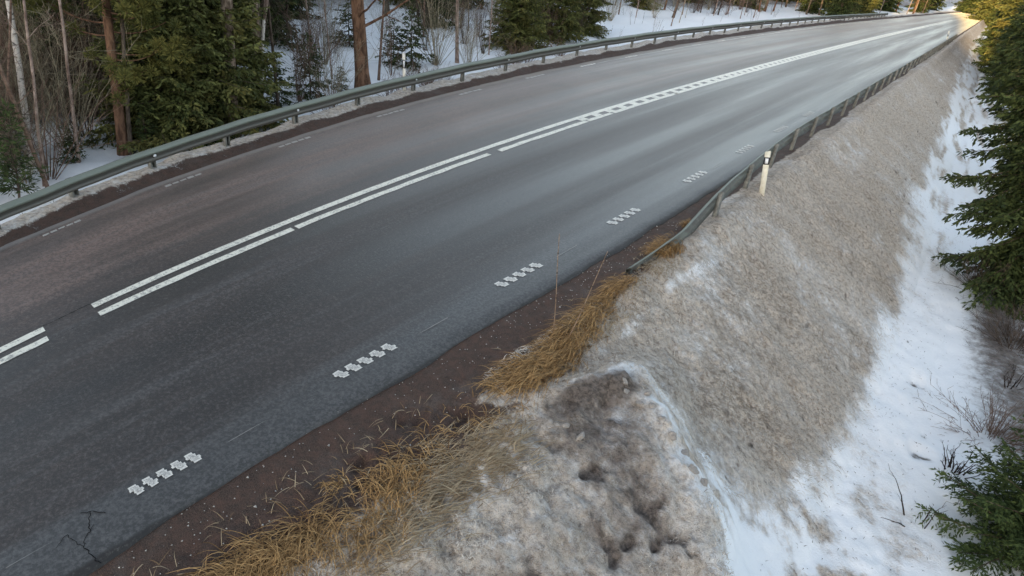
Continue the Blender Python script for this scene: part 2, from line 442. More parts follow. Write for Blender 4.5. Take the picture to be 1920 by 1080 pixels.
def m_paint():
    m, nt, b = mat('road_paint', 0.45, 0.5); b.inputs['Sheen Weight'].default_value = 0.35; b.inputs['Sheen Roughness'].default_value = 0.35; N = NT(nt); P = N.coord()
    w = N.ramp(N.math('ADD', N.noise(P, 26, 5, 0.75), N.math('MULTIPLY', N.noise(P, 3, 3), 0.25)), ((0.60, 0), (0.76, .85)))
    c = N.mix(N.noise(P, 12, 3), (0.68, 0.655, 0.55), (0.79, 0.77, 0.69))
    N.put(b.inputs['Base Color'], N.mix(w, c, (0.24, 0.235, 0.22)))
    N.put(b.inputs['Normal'], N.bump(N.noise(P, 60, 3), 0.3, 0.005))
    return m
def m_edgepaint():
    m, nt, b = mat('worn_edge_paint', 0.45, 0.5); b.inputs['Sheen Weight'].default_value = 0.35; b.inputs['Sheen Roughness'].default_value = 0.35; N = NT(nt); P = N.coord(); a = N.attr('tone')
    w = N.ramp(N.math('ADD', N.noise(P, 55, 4, 0.75), N.math('MULTIPLY', a, 0.5)), ((0.58, 1), (0.98, 0)))
    N.put(b.inputs['Base Color'], N.mix(w, (0.68, 0.66, 0.61), (0.22, 0.21, 0.20)))
    return m
def simple(name, c0, c1, scale=20, rough_=0.8, spec=0.3, metal=0.0, bump=0.0, stretch=(1, 1, 1), lo=0.35, hi=0.65, bd=0.02):
    m, nt, b = mat(name, rough_, spec); N = NT(nt); P = N.mapping(N.coord(), stretch)
    n = N.noise(P, scale, 5, 0.65, 0.4)
    N.put(b.inputs['Base Color'], N.mix(N.ramp(n, ((lo, 0), (hi, 1))), c0, c1))
    b.inputs['Metallic'].default_value = metal
    if bump: N.put(b.inputs['Normal'], N.bump(n, bump, bd))
    return m
def toned(name, c0, c1, c2=None, rough_=0.75, spec=0.2, sub=0.0):
    """colour runs from c0 to c1 with each leaf's or blade's own tone"""
    m, nt, b = mat(name, rough_, spec); N = NT(nt)
    P = N.coord()
    c = N.mix(N.attr('tone'), c0, c1)
    if c2: c = N.mix(N.ramp(N.noise(P, 1.3, 3), ((0.45, 0), (0.7, .8))), c, c2)
    N.put(b.inputs['Base Color'], c)
    return m
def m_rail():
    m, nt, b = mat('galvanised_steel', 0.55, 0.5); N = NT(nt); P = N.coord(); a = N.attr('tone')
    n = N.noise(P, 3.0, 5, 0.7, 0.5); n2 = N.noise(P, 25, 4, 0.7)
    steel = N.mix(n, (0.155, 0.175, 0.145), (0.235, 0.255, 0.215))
    # tone: dried road spray on the face, plus shade painted into crease and bottom edge
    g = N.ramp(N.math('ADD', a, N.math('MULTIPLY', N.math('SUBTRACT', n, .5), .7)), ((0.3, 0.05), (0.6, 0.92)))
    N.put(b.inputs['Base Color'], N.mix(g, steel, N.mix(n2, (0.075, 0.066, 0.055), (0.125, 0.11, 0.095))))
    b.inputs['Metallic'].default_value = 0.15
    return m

MAT = {}
MAT['ground'] = m_ground()
MAT['asphalt'] = m_asphalt()
MAT['paint'] = m_paint()
MAT['edge'] = m_edgepaint()
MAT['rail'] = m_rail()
MAT['post'] = simple('weathered_post_steel', (0.13, 0.125, 0.11), (0.24, 0.235, 0.21), 9, 0.6, 0.4, 0.1)
MAT['white'] = simple('white_plastic', (0.62, 0.60, 0.54), (0.74, 0.73, 0.69), 14, 0.5)
MAT['cream'] = simple('yellowed_plastic', (0.62, 0.58, 0.46), (0.74, 0.71, 0.61), 10, 0.5)
MAT['black'] = simple('black_band', (0.012, 0.012, 0.013), (0.025, 0.025, 0.027), 20, 0.5)
MAT['refl'] = simple('reflector', (0.75, 0.76, 0.78), (0.85, 0.86, 0.88), 40, 0.2, 0.6)
MAT['spruce'] = toned('spruce_needles', (0.016, 0.028, 0.010), (0.068, 0.088, 0.026), None)
MAT['spruce_olive'] = toned('olive_spruce_needles', (0.038, 0.050, 0.016), (0.150, 0.160, 0.050), (0.155, 0.135, 0.042))
MAT['pine'] = toned('pine_needles', (0.055, 0.062, 0.016), (0.18, 0.165, 0.045))
MAT['youngpine'] = toned('young_needles', (0.020, 0.036, 0.012), (0.075, 0.105, 0.032))
MAT['bark'] = simple('grey_brown_bark', (0.045, 0.034, 0.026), (0.16, 0.125, 0.10), 7, 0.9, 0.1, 0, 0.8, (1, 1, .35))
MAT['pinebark'] = simple('red_pine_bark', (0.075, 0.042, 0.028), (0.24, 0.135, 0.085), 8, 0.9, 0.1, 0, 0.9, (1, 1, .3))
MAT['greypine'] = simple('flaky_grey_pine_bark', (0.085, 0.058, 0.042), (0.34, 0.26, 0.20), 9, 0.9, 0.1, 0, 0.9, (1, 1, .45))
MAT['darkbark'] = simple('dark_bark', (0.035, 0.026, 0.020), (0.13, 0.098, 0.078), 8, 0.9, 0.1, 0, 0.6, (1, 1, .35))
MAT['redbark'] = simple('reddish_twig_bark', (0.095, 0.060, 0.045), (0.24, 0.16, 0.12), 9, 0.85, 0.15)
MAT['willow'] = simple('willow_bark', (0.17, 0.145, 0.095), (0.36, 0.31, 0.22), 9, 0.8, 0.15)
MAT['birch'] = simple('birch_bark', (0.045, 0.04, 0.036), (0.60, 0.54, 0.49), 5, 0.7, 0.2, 0, 0.2, (1, 1, 2.2), .36, .47)
MAT['birchpink'] = simple('pinkish_bark', (0.15, 0.10, 0.08), (0.42, 0.32, 0.27), 6, 0.7, 0.2, 0, 0.2, (1, 1, .6))
MAT['goldgrass'] = toned('golden_dry_grass', (0.105, 0.054, 0.020), (0.50, 0.31, 0.135))
MAT['palegrass'] = toned('pale_dry_grass', (0.20, 0.13, 0.07), (0.48, 0.38, 0.25))
MAT['stalk'] = simple('dry_stalk', (0.16, 0.10, 0.065), (0.34, 0.24, 0.17), 12, 0.8)
MAT['brush'] = toned('dead_brush', (0.030, 0.018, 0.012), (0.13, 0.085, 0.06))
MAT['twig'] = simple('dark_twig_bark', (0.020, 0.014, 0.011), (0.06, 0.042, 0.034), 9, 0.9, 0.1)
MAT['snowclod'] = simple('dirty_snow_crust', (0.20, 0.17, 0.145), (0.50, 0.47, 0.44), 14, 0.8, 0.2, 0, .6)
MAT['stone'] = simple('pale_pebble', (0.35, 0.34, 0.32), (0.6, 0.58, 0.55), 30, 0.8)

# ------------------------------------------------------------------ ground sheet
def grid_lines(segs):
    out = [segs[0][0]]
    for a, b, st0, st1 in segs:
        n = max(1, int(round((b - a) / ((st0 + st1) / 2))))
        u = np.linspace(0, 1, n + 1)[1:]
        out += list(a + (b - a) * (u * (2 * st0) / (st0 + st1) + u * u * (st1 - st0) / (st0 + st1)) if st0 != st1 else a + (b - a) * u)
    return np.array(out)
def RW(t): return np.interp(t, [-4.5, -3.6, -3.2, -2.7, -1.9, -1.3, -.8, -.3, .5], [.03, .05, .1, .26, .62, 1.4, 2.6, 3.6, 4.6])
def build_ground():
    tl = grid_lines([(-240, -60, 30, 6), (-60, -24, 5, 1), (-24, -15.4, .5, .25), (-15.4, -13.3, .08, .08), (-13.3, -5.3, 1.0, 1.0), (-5.3, 1.2, .045, .045),
                     (1.2, 4, .07, .3), (4, 20, .5, 3), (20, 160, 6, 30)])
    sl = grid_lines([(-160, -10, 30, 3), (-10, -1, 1.5, .12), (-1, 9, .05, .05), (9, 20, .06, .15), (20, 60, .17, .7), (60, 130, 1, 3), (130, 420, 8, 40)])
    S, Tt = np.meshgrid(sl, tl, indexing='ij')
    xy = M(S, Tt); X, Y = xy[..., 0], xy[..., 1]
    Z = zf(S, Tt) + rough(S, Tt, X, Y)
    # hollows with a stone or clod in the clean snow
    for (px, py, r, dp) in ((1722, 712, .16, .09), (1728, 843, .2, .1), (1735, 810, .06, .04), (1700, 812, .05, .03)):
        p = at(px, py, -1.95)
        Z -= dp * np.exp(-(((X - p[0]) ** 2 + (Y - p[1]) ** 2) / r ** 2) ** 2)
    n, mm = S.shape
    i, j = np.meshgrid(np.arange(n - 1), np.arange(mm - 1), indexing='ij')
    a = i * mm + j
    f = np.stack([a, a + mm, a + mm + 1, a + 1], -1).reshape(-1, 4)
    b = MB(); b.add(np.stack([X, Y, Z], -1).reshape(-1, 3), f[:, ::-1])
    me = b.mesh('ground', MAT['ground'], True)
    d = ridge_d(S, Tt); w = fbm(S * .6, Tt * .9, 3, 51)
    # how dirty the snow is
    tb = np.interp(S, [0, 9, 12, 15, 24, 38, 60, 100], [-0.4, -.35, -.2, -0.5, -1.0, -1.4, -1.9, -2.3]) + 0.35 * w
    w2 = fbm(X * .8, Y * .8, 3, 161); tb = tb + .22 * fbm(X * 2.2, Y * 2.2, 3, 163)
    slope_d = (0.80 + .15 * w2 + .13 * fbm(X * 2.1, Y * 2.1, 3, 173)) * sstep(0.6, -0.5, Tt - tb) * sstep(RW(Tt) * .55, RW(Tt) * 1.25 + .1, -d + .25 * w * np.clip(Tt + 3.4, 0, 1.5))
    d2 = d + .30 * fbm(X * 2.6, Y * 2.6, 4, 151)
    pad_d = sstep(-0.5, -.05, d2) * (0.76 + 0.12 * w) * (1 - 0.5 * sstep(-0.9, 0.5, Tt))
    wd = 0.34 + 0.2 * np.clip(Tt + 3.2, 0, 3) + .10 * w
    face = np.exp(-((d + 0.12 + wd) / wd) ** 2) * sstep(-3.7, -3.0, Tt) + np.exp(-((Tt + 3.78 - 0.10 * w) / 0.10) ** 2) * sstep(5.8, 6.4, S) * (1 - sstep(9, 13, S)) * (.45 + .4 * fbm(X * 3, Y * 3, 3, 133))
    low = sstep(-2.0, -1.0, Tt) * sstep(0.1, -.5, d) * (1 - sstep(-2.1, -1.2, d - 0.0)) * 0
    dirt = np.maximum(slope_d, pad_d) * (1 - 0.85 * np.clip(face, 0, 1))
    icy = np.clip(.36 + .26 * sstep(-1.5, -2.4, Tt) + .60 * fbm(X * 3.1, Y * 3.1, 4, 141), 0, .8) * np.exp(-((d + .5 * RW(Tt)) / (.75 * RW(Tt) + .15)) ** 2) * sstep(-3.4, -2.8, Tt)
    dirt = np.maximum(dirt, icy)
    dirt = np.maximum(dirt, sstep(-1.6, .5, Tt) * np.clip(.12 + .30 * fbm(X * 1.4, Y * 1.4, 4, 143), 0, .45) * sstep(2.5, -.5, Tt))
    dirt = np.maximum(dirt, sstep(14, 24, S) * sstep(-3, -1.5, Tt) * np.clip(.26 + .55 * fbm(S * .5, Tt * 2.6, 4, 165), 0, .7))
    left_d = sstep(-15.6, -14.8, Tt) * 0.66
    dirt = np.where(Tt < -9, left_d, dirt)
    te = np.interp(S, [7, 9, 11, 12.5], [-4.2, -4.25, -4.42, -4.66])
    gr_r = sstep(te + .14, te - .10, Tt + 0.10 * w)
    pad_g = sstep(0, .3, d) * sstep(-3.55, -4.05, Tt + .22 * w)
    gr_l = sstep(-14.32, -14.02, Tt + .07 * w) * (.86 + .12 * fbm(X * 2.5, Y * 2.5, 3, 175))
    grav = np.where(Tt < -9, gr_l, np.maximum(gr_r, pad_g))
    q = lambda s0, t0, rs, rt, a=0.: np.exp(-(((S - s0) * math.cos(a) + (Tt - t0) * math.sin(a)) / rs) ** 2 - ((-(S - s0) * math.sin(a) + (Tt - t0) * math.cos(a)) / rt) ** 2)
    mud = 1.0 * q(5.75, -3.35, .60, .24, .35) + .8 * q(6.25, -3.0, .38, .25) + .3 * q(5.5, -2.5, .5, .4) + .2 * q(4.9, -2.1, .6, .3) + .6 * q(4.75, -4.3, .9, .06, .62) + .5 * q(4.9, -4.45, .9, .05, .5)
    mud += .22 * sstep(-.1, .25, d) * sstep(-3.0, -2.4, Tt) * (1 - sstep(-1.0, -.2, Tt)) + .2 * q(5.0, -1.7, .6, .3) + 1.0 * q(17.5, 2.6, 4, .9) * sstep(1.2, 2.0, Tt + .3 * w) + .9 * q(13, 3.6, 3, .9)
    mud += 0.9 * crev(X, Y) * sstep(0, .3, d) * sstep(-3.4, -2.6, Tt) + .22 * sstep(0, .4, d) * sstep(-3.2, -2.2, Tt)
    mud += .8 * q(5.3, -3.0, .55, .35, .3)
    for px, py, r in ((1720, 713, .085), (1733, 722, .05), (1724, 845, .09), (1742, 852, .06), (1765, 795, .03), (1735, 811, .03), (1702, 640, .03)):
        pp = at(px, py, -1.95); mud += 1.2 * np.exp(-(((X - pp[0]) / r) ** 2 + ((Y - pp[1]) / (r * .7)) ** 2))
    spots = np.maximum(0, -fbm(X * 6.5, Y * 6.5, 3, 131) - .55)
    mud += 1.5 * spots * np.clip(slope_d * 1.6, 0, 1) * sstep(.1, -.5, d) * sstep(-3.6, -2.0, Tt) * sstep(.6, -.4, Tt - tb)
    mud = np.where(Tt < -9, sstep(-21.5, -25, Tt + 2 * fbm(X * .3, Y * .3, 3, 61) + 9 * sstep(8, 11, S) * (1 - sstep(40, 50, S))) * .8, mud)
    for nm, v in (('dirt', dirt), ('gravel', grav), ('mud', mud)):
        k = me.attributes.new(nm, 'FLOAT', 'POINT'); k.data.foreach_set('value', np.clip(v, 0, 1.2).astype(np.float32).reshape(-1))
    o = link('ground', me); tag(o, kind='structure')
build_ground()

def build_road():
    sl = grid_lines([(-60, -2, 6, .5), (-2, 30, .25, .25), (30, 140, .5, 2), (140, 300, 4, 10)])
    n = len(sl)
    e1 = -13.60 + 0.05 * fbm(sl * .8, sl * 0 + 3, 3, 71); e2 = -5.06 + 0.045 * fbm(sl * 1.3, sl * 0 + 9, 4, 73) + 0.10 * sstep(1.5, 0.3, sl) + 0.07 * sstep(7, 9, sl)
    u = np.linspace(0, 1, 33)
    S = np.repeat(sl[:, None], 33, 1); T_ = e1[:, None] * (1 - u) + e2[:, None] * u
    xy = M(S, T_)
    Z = np.full(S.shape, 0.012) - 0.006 * np.cos((T_ + 9.7) * 2 * np.pi / 1.9) * 0.5
    # slab: top plus skirts
    V = np.concatenate([xy, Z[..., None]], -1)
    skl = V[:, :1].copy(); skl[..., 2] = -0.08; skr = V[:, -1:].copy(); skr[..., 2] = -0.08
    V = np.concatenate([skl, V, skr], 1); mm = V.shape[1]
    i, j = np.meshgrid(np.arange(n - 1), np.arange(mm - 1), indexing='ij'); a = i * mm + j
    f = np.stack([a, a + 1, a + mm + 1, a + mm], -1).reshape(-1, 4)
    b = MB(); b.add(V.reshape(-1, 3), f)
    me = b.mesh('road', MAT['asphalt'], True)
    UV = np.stack([np.pad(S, ((0, 0), (1, 1)), 'edge'), np.pad(T_, ((0, 0), (1, 1)), 'edge')], -1).reshape(-1, 2)
    uvl = me.uv_layers.new(name='UVMap')
    idx = np.empty(len(me.loops), np.int32); me.loops.foreach_get('vertex_index', idx)
    uvl.data.foreach_set('uv', UV[idx].astype(np.float32).reshape(-1))
    tag(link('road', me), kind='structure')
build_road()

def strip(b, s0, s1, t0, t1, z=0.019, wob=0.0, step=.25, seed=0, tone=None):
    n = max(2, int((s1 - s0) / step) + 1); s = np.linspace(s0, s1, n)
    w0 = wob * fbm(s * 3, s * 0 + seed, 3, 81); w1 = wob * fbm(s * 3, s * 0 + seed + 5, 3, 83)
    a, c = M3(s, t0 + w0, z), M3(s, t1 + w1, z)
    v = np.stack([a, c], 1).reshape(-1, 3); i = np.arange(n - 1) * 2
    b.add(v, np.stack([i, i + 1, i + 3, i + 2], -1), tone)
def build_markings():
    b = MB()
    strip(b, -20, 1.30, -9.785, -9.63, wob=.006, seed=1); strip(b, 2.22, 135, -9.785, -9.63, wob=.006, seed=2)
    strip(b, -20, 1.27, -9.47, -9.32, wob=.012, seed=3)
    strip(b, 2.22, 6.05, -9.47, -9.33, wob=.014, seed=4); strip(b, 6.13, 11.15, -9.47, -9.33, wob=.014, seed=5)
    for s, e in ((11.47, 14.9), (14.95, 16.1), (16.18, 20.0)):
        strip(b, s, e, -9.46, -9.325, wob=.014, seed=s)
    strip(b, 19.9, 135, -9.47, -9.32, wob=.008, seed=8)
    # raised bars between the two lines
    s = 14.8
    while s < 95:
        strip(b, s, s + (.30 if s < 22 else .46 if s < 34 else .54), -9.64, -9.462, z=0.0205, wob=.01, step=.1, seed=s); s += .65
    tag(b.build('centre_line', MAT['paint']), kind='structure')
    # right edge line: one metre of five notched blocks, two metres of gap
    b = MB(); rr = random.Random(5)
    for k in range(-2, 8):
        s0 = 1.02 + 3.0 * k - .01
        for q in range(5):
            a = s0 + q * .2 + .02
            J = lambda: rr.uniform(-.008, .008)
            # notched block outline in (s, t), inset ring brighter than its worn middle
            out = [(0, 0), (.005, .04), (-.012, .05), (-.01, .078), (.036, .082), (.034, .118), (.055, .122), (.05, .155), (.165, .155), (.16, .12), (.182, .115), (.18, .08), (.135, .075), (.14, .04), (.118, .036), (.12, 0)]
            out = [(a - .01 + x * .9 + J() * .7, -5.735 + y * 1.1 + J() * .7) for x, y in out]
            ca = np.mean(out, axis=0)
            inn = [(ca[0] + (x - ca[0]) * .62, ca[1] + (y - ca[1]) * .62) for x, y in out]
            po, pi_ = np.array(out), np.array(inn)
            wear = 1.0 if k < 5 else max(.5, .8 - .1 * (k - 5))
            v = np.concatenate([M3(po[:, 0], po[:, 1], .0195), M3(pi_[:, 0], pi_[:, 1], .0205)])
            nn = len(out); i = np.arange(nn); jn = (i + 1) % nn
            b.add(v, np.stack([i, i + nn, jn + nn, jn], -1), np.concatenate([np.full(nn, 1.0 * wear), np.full(nn, .55 * wear)]))
            b.f.append(np.array([[b.n - nn + z for z in range(nn)][::-1]]))
        # thin remains of an older line in the gap
        if k not in (3,):
            strip(b, s0 + 1.35, s0 + 1.9, -5.598, -5.588, z=.0185, wob=.006, seed=k, tone=.05)
    tag(b.build('right_edge_line', MAT['edge']), kind='structure')
    b = MB()
    for k in range(-2, 36):
        s0 = 2.3 + 3.0 * k
        for q in range(5):
            strip(b, s0 + q * .19, s0 + q * .19 + .15, -13.29 + rr.uniform(-.01, .01), -13.2 + rr.uniform(-.01, .01), z=.0195, wob=.015, step=.05, seed=k * 5 + q, tone=.4 if k < 6 else .8)
        if k > 5:
            strip(b, s0 + 1.0, s0 + 2.9, -13.27, -13.20, z=.0185, wob=.02, seed=k, tone=.15 + .05 * min(k - 5, 8))
    tag(b.build('left_edge_line', MAT['edge']), kind='structure')
    # patched joint and cracks
    b = MB()
    for pts, w in (([(1.3, -9.80), (1.75, -9.79), (2.2, -9.81)], .012), ([(.36, -5.75), (.48, -5.69), (.61, -5.58)], .014), ([(.47, -5.70), (.38, -5.56), (.34, -5.45), (.25, -5.38), (.18, -5.29), (.21, -5.10), (.25, -4.99)], .013),
                   ([(.18, -5.29), (.12, -5.42), (.09, -5.58), (-.07, -5.47)], .010), ([(.34, -5.45), (.41, -5.50)], .007)):
        p = np.array(pts); u = np.linspace(0, len(p) - 1, len(p) * 8)
        s = np.interp(u, np.arange(len(p)), p[:, 0]) + .02 * fbm(u * 3, u * 0, 3, 91); t = np.interp(u, np.arange(len(p)), p[:, 1]) + .02 * fbm(u * 3, u * 0 + 7, 3, 93)
        d = np.stack([np.gradient(s), np.gradient(t)], -1); d /= np.linalg.norm(d, axis=1, keepdims=True)
        ww = .5 * w * (.5 + .7 * np.abs(fbm(u * 2, u * 0 + 3, 2, 95)))
        a, c = M3(s - d[:, 1] * ww, t + d[:, 0] * ww, .0185), M3(s + d[:, 1] * ww, t - d[:, 0] * ww, .0185)
        v = np.stack([a, c], 1).reshape(-1, 3); i = np.arange(len(u) - 1) * 2
        b.add(v, np.stack([i, i + 2, i + 3, i + 1], -1))
    tag(b.build('asphalt_cracks', simple('crack', (0.008, 0.008, 0.009), (0.022, 0.021, 0.021), 20, .9, .1)), kind='structure')
build_markings()

# ------------------------------------------------------------------ guard rails
W_PROF = np.array([(-.055, .30), (-.048, .304), (0, .272), (.028, .245), (.028, .208), (0, .18), (-.045, .165), (-.055, .15), (-.045, .135), (0, .12), (.028, .092), (.028, .055), (0, .028), (-.048, -.004), (-.055, 0)])
def frame_at(s, t, side):
    q = M(s, t); d = M(s + .05, t) - M(s - .05, t); d /= np.linalg.norm(d)
    n = np.array([-d[1], d[0]]) * -side                 # side=+1: towards larger t
    return q, d, n
def guard_rail(t0, side, s_list_posts, s_a, s_b, label, tfun=None, zfun=None, refl=True):
    """side = +1: the beam's face points towards larger t"""
    tf = tfun or (lambda s: t0); zf_ = zfun or (lambda s: 0.0)
    hs = (lambda s: float(np.interp(s, [-2, 0, 1.5, 3, 5, 8, 12, 20, 27, 40, 50, 70, 90], [.66, .70, .75, .79, .84, .92, 1, 1.08, 1.09, 1.05, .98, .85, .74]))) if side > 0 else (lambda s: float(np.interp(s, [8, 12, 16, 20, 27, 35, 50, 70, 90], [1.1, 1.12, 1.09, 1.05, .98, .92, .82, .72, .66])))
    q0 = M(max(s_a, 0), t0)
    root = empty('guard_rail', (q0[0], q0[1], 0)); tag(root, label, 'guard rail')
    off = np.array([q0[0], q0[1], 0.0])
    b = MB(); ss = np.concatenate([np.arange(s_a, 30, .25), np.arange(30, s_b, 1.0)]); ss = ss[ss <= s_b]
    V = []
    for s in ss:
        q, d, n = frame_at(s, tf(s), side); z = zf_(s)
        sag = .006 * math.sin(s * 1.7) + .004 * math.sin(s * 4.1)
        # lapped joints every four metres
        lap = .004 if (s % 4.0) < 1.0 else 0.0
        pr = np.concatenate([W_PROF, (W_PROF + np.array([-.006, 0]))[::-1]])
        V.append(np.stack([q[0] + n[0] * (pr[:, 0] + lap), q[1] + n[1] * (pr[:, 0] + lap), (pr[:, 1] + .285) * hs(s) + z + sag], -1) - off)
    V = np.array(V); n_, m_ = V.shape[:2]
    i, j = np.meshgrid(np.arange(n_ - 1), np.arange(m_), indexing='ij'); jn = (j + 1) % m_
    f = np.stack([i * m_ + j, i * m_ + jn, (i + 1) * m_ + jn, (i + 1) * m_ + j], -1).reshape(-1, 4)
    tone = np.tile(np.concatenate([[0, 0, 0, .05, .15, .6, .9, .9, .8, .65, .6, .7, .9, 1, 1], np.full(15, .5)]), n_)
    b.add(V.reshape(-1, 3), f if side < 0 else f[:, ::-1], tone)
    b.f.append(np.array([list(range(m_))])); b.f.append(np.array([[(n_ - 1) * m_ + k for k in range(m_)][::-1]]))
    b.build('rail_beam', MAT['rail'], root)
    for k, s in enumerate(s_list_posts):
        q, d, n = frame_at(s, tf(s), side); z = zf_(s)
        p = MB()
        c = q - n * .10
        tall = 0.0 if side > 0 else .07
        xf = lambda v: np.stack([c[0] + d[0] * v[:, 0] + n[0] * v[:, 1] - off[0], c[1] + d[1] * v[:, 0] + n[1] * v[:, 1] - off[1], v[:, 2]], -1)
        top = (.545 + tall) * hs(s) + z
        p.box((-.062, -.040, -.45), (-.055, .045, top), xf); p.box((-.055, -.040, -.45), (.055, -.033, top + .001), xf); p.box((.055, -.040, -.45), (.062, .045, top - .001), xf); p.box((-.055, .038, -.45), (-.03, .045, top - .002), xf)
        p.build('post', MAT['post'], root)
        if refl and k % 2 == 0:
            r_ = MB(); c2 = q + n * .012
            th = np.linspace(0, 2 * np.pi, 11)[:-1]
            pts = np.array([[c2[0] + d[0] * .035 * math.cos(x) - off[0], c2[1] + d[1] * .035 * math.cos(x) - off[1], (.285 + .15) * hs(s) + .03 * math.sin(x) + z] for x in th])
            f_ = np.concatenate([pts, pts + np.array([n[0], n[1], 0]) * .012]); nn = 10; ii = np.arange(nn); jj = (ii + 1) % nn
            r_.add(f_, np.stack([ii, jj, jj + nn, ii + nn], -1)); r_.f.append(np.array([[nn + z_ for z_ in range(nn)]])); r_.f.append(np.array([list(range(nn))[::-1]]))
            r_.build('reflector', MAT['refl'], root)
    return root
guard_rail(-14.2, +1, [-.47 + 2 * k for k in range(-1, 46)], -4, 92, 'long grey green guard rail on a row of posts before the left forest')
tR = lambda s: float(np.interp(s, [8.4, 10, 11.5, 13.8, 16, 18, 95], [-4.48, -4.30, -4.42, -4.62, -4.76, -4.84, -4.86]))
zR = lambda s: float(np.interp(s, [8.3, 9.2, 10.3, 11.6, 12.5], [-.50, -.36, -.15, 0.0, 0.02]))
guard_rail(-4.8, -1, [11.55 + 2.02 * k for k in range(0, 40)], 8.6, 91, 'guard rail along the dirty snow embankment, its near end sunk in the ground', tR, zR, refl=False)

# ------------------------------------------------------------------ delineator posts
def delineator(loc, h, w, label, lean=0.0, facing=0.0, body=MAT['cream'], bandlo=.66, bandhi=.86, lean_dir=None):
    root = empty('delineator_post', loc); tag(root, label, 'delineator post', 'delineator posts along the guard rails')
    root.rotation_euler = lean_rot(loc, *lean, facing)
    prof = np.array([(-.5, .06), (-.42, .30), (.42, .30), (.5, .06), (.38, -.05), (-.38, -.05)]) * w
    def seg(z0, z1, k=1.0, tilt=0.0):
        b = MB(); n = len(prof)
        v0 = np.column_stack([prof * k, np.full(n, z0)]); v1 = np.column_stack([prof * k, z1 + tilt * prof[:, 0]])
        i = np.arange(n); j = (i + 1) % n
        b.add(np.concatenate([v0, v1]), np.stack([i, j, j + n, i + n], -1)[:, ::-1])
        b.f.append(np.array([[n + q for q in range(n)][::-1]])); b.f.append(np.array([list(range(n))]))
        return b
    seg(-.25, h, 1.0, .25).build('post', body, root)
    band = seg(h * bandlo, h * bandhi, 1.03).build('band', MAT['black'], root)
    b = MB(); b.box((-w * .28, -w * .09, h * (bandlo + .025)), (w * .28, -w * .05, h * (bandhi - .025))); b.build('reflector', MAT['refl'], band)
    return root
_p = on(1428, 364, 0)
delineator(_p, 1.0, .125, 'leaning cream delineator post with black band in dirty snow behind the near guard rail', (1442, 272), .3, MAT['cream'], .70, .87)
_p = M3(13.4, -14.52, 0.03)
delineator(Vector(_p), 1.15, .095, 'white delineator post with black band behind the left guard rail against the snowy clearing', (757, 106), .7, MAT['white'], .62, .84)
_p = on(1773, 84, -.2)
delineator(_p, 1.0, .11, 'small far white delineator post behind the distant end of the right guard rail', (1777, 69), .2, MAT['white'], .62, .80)

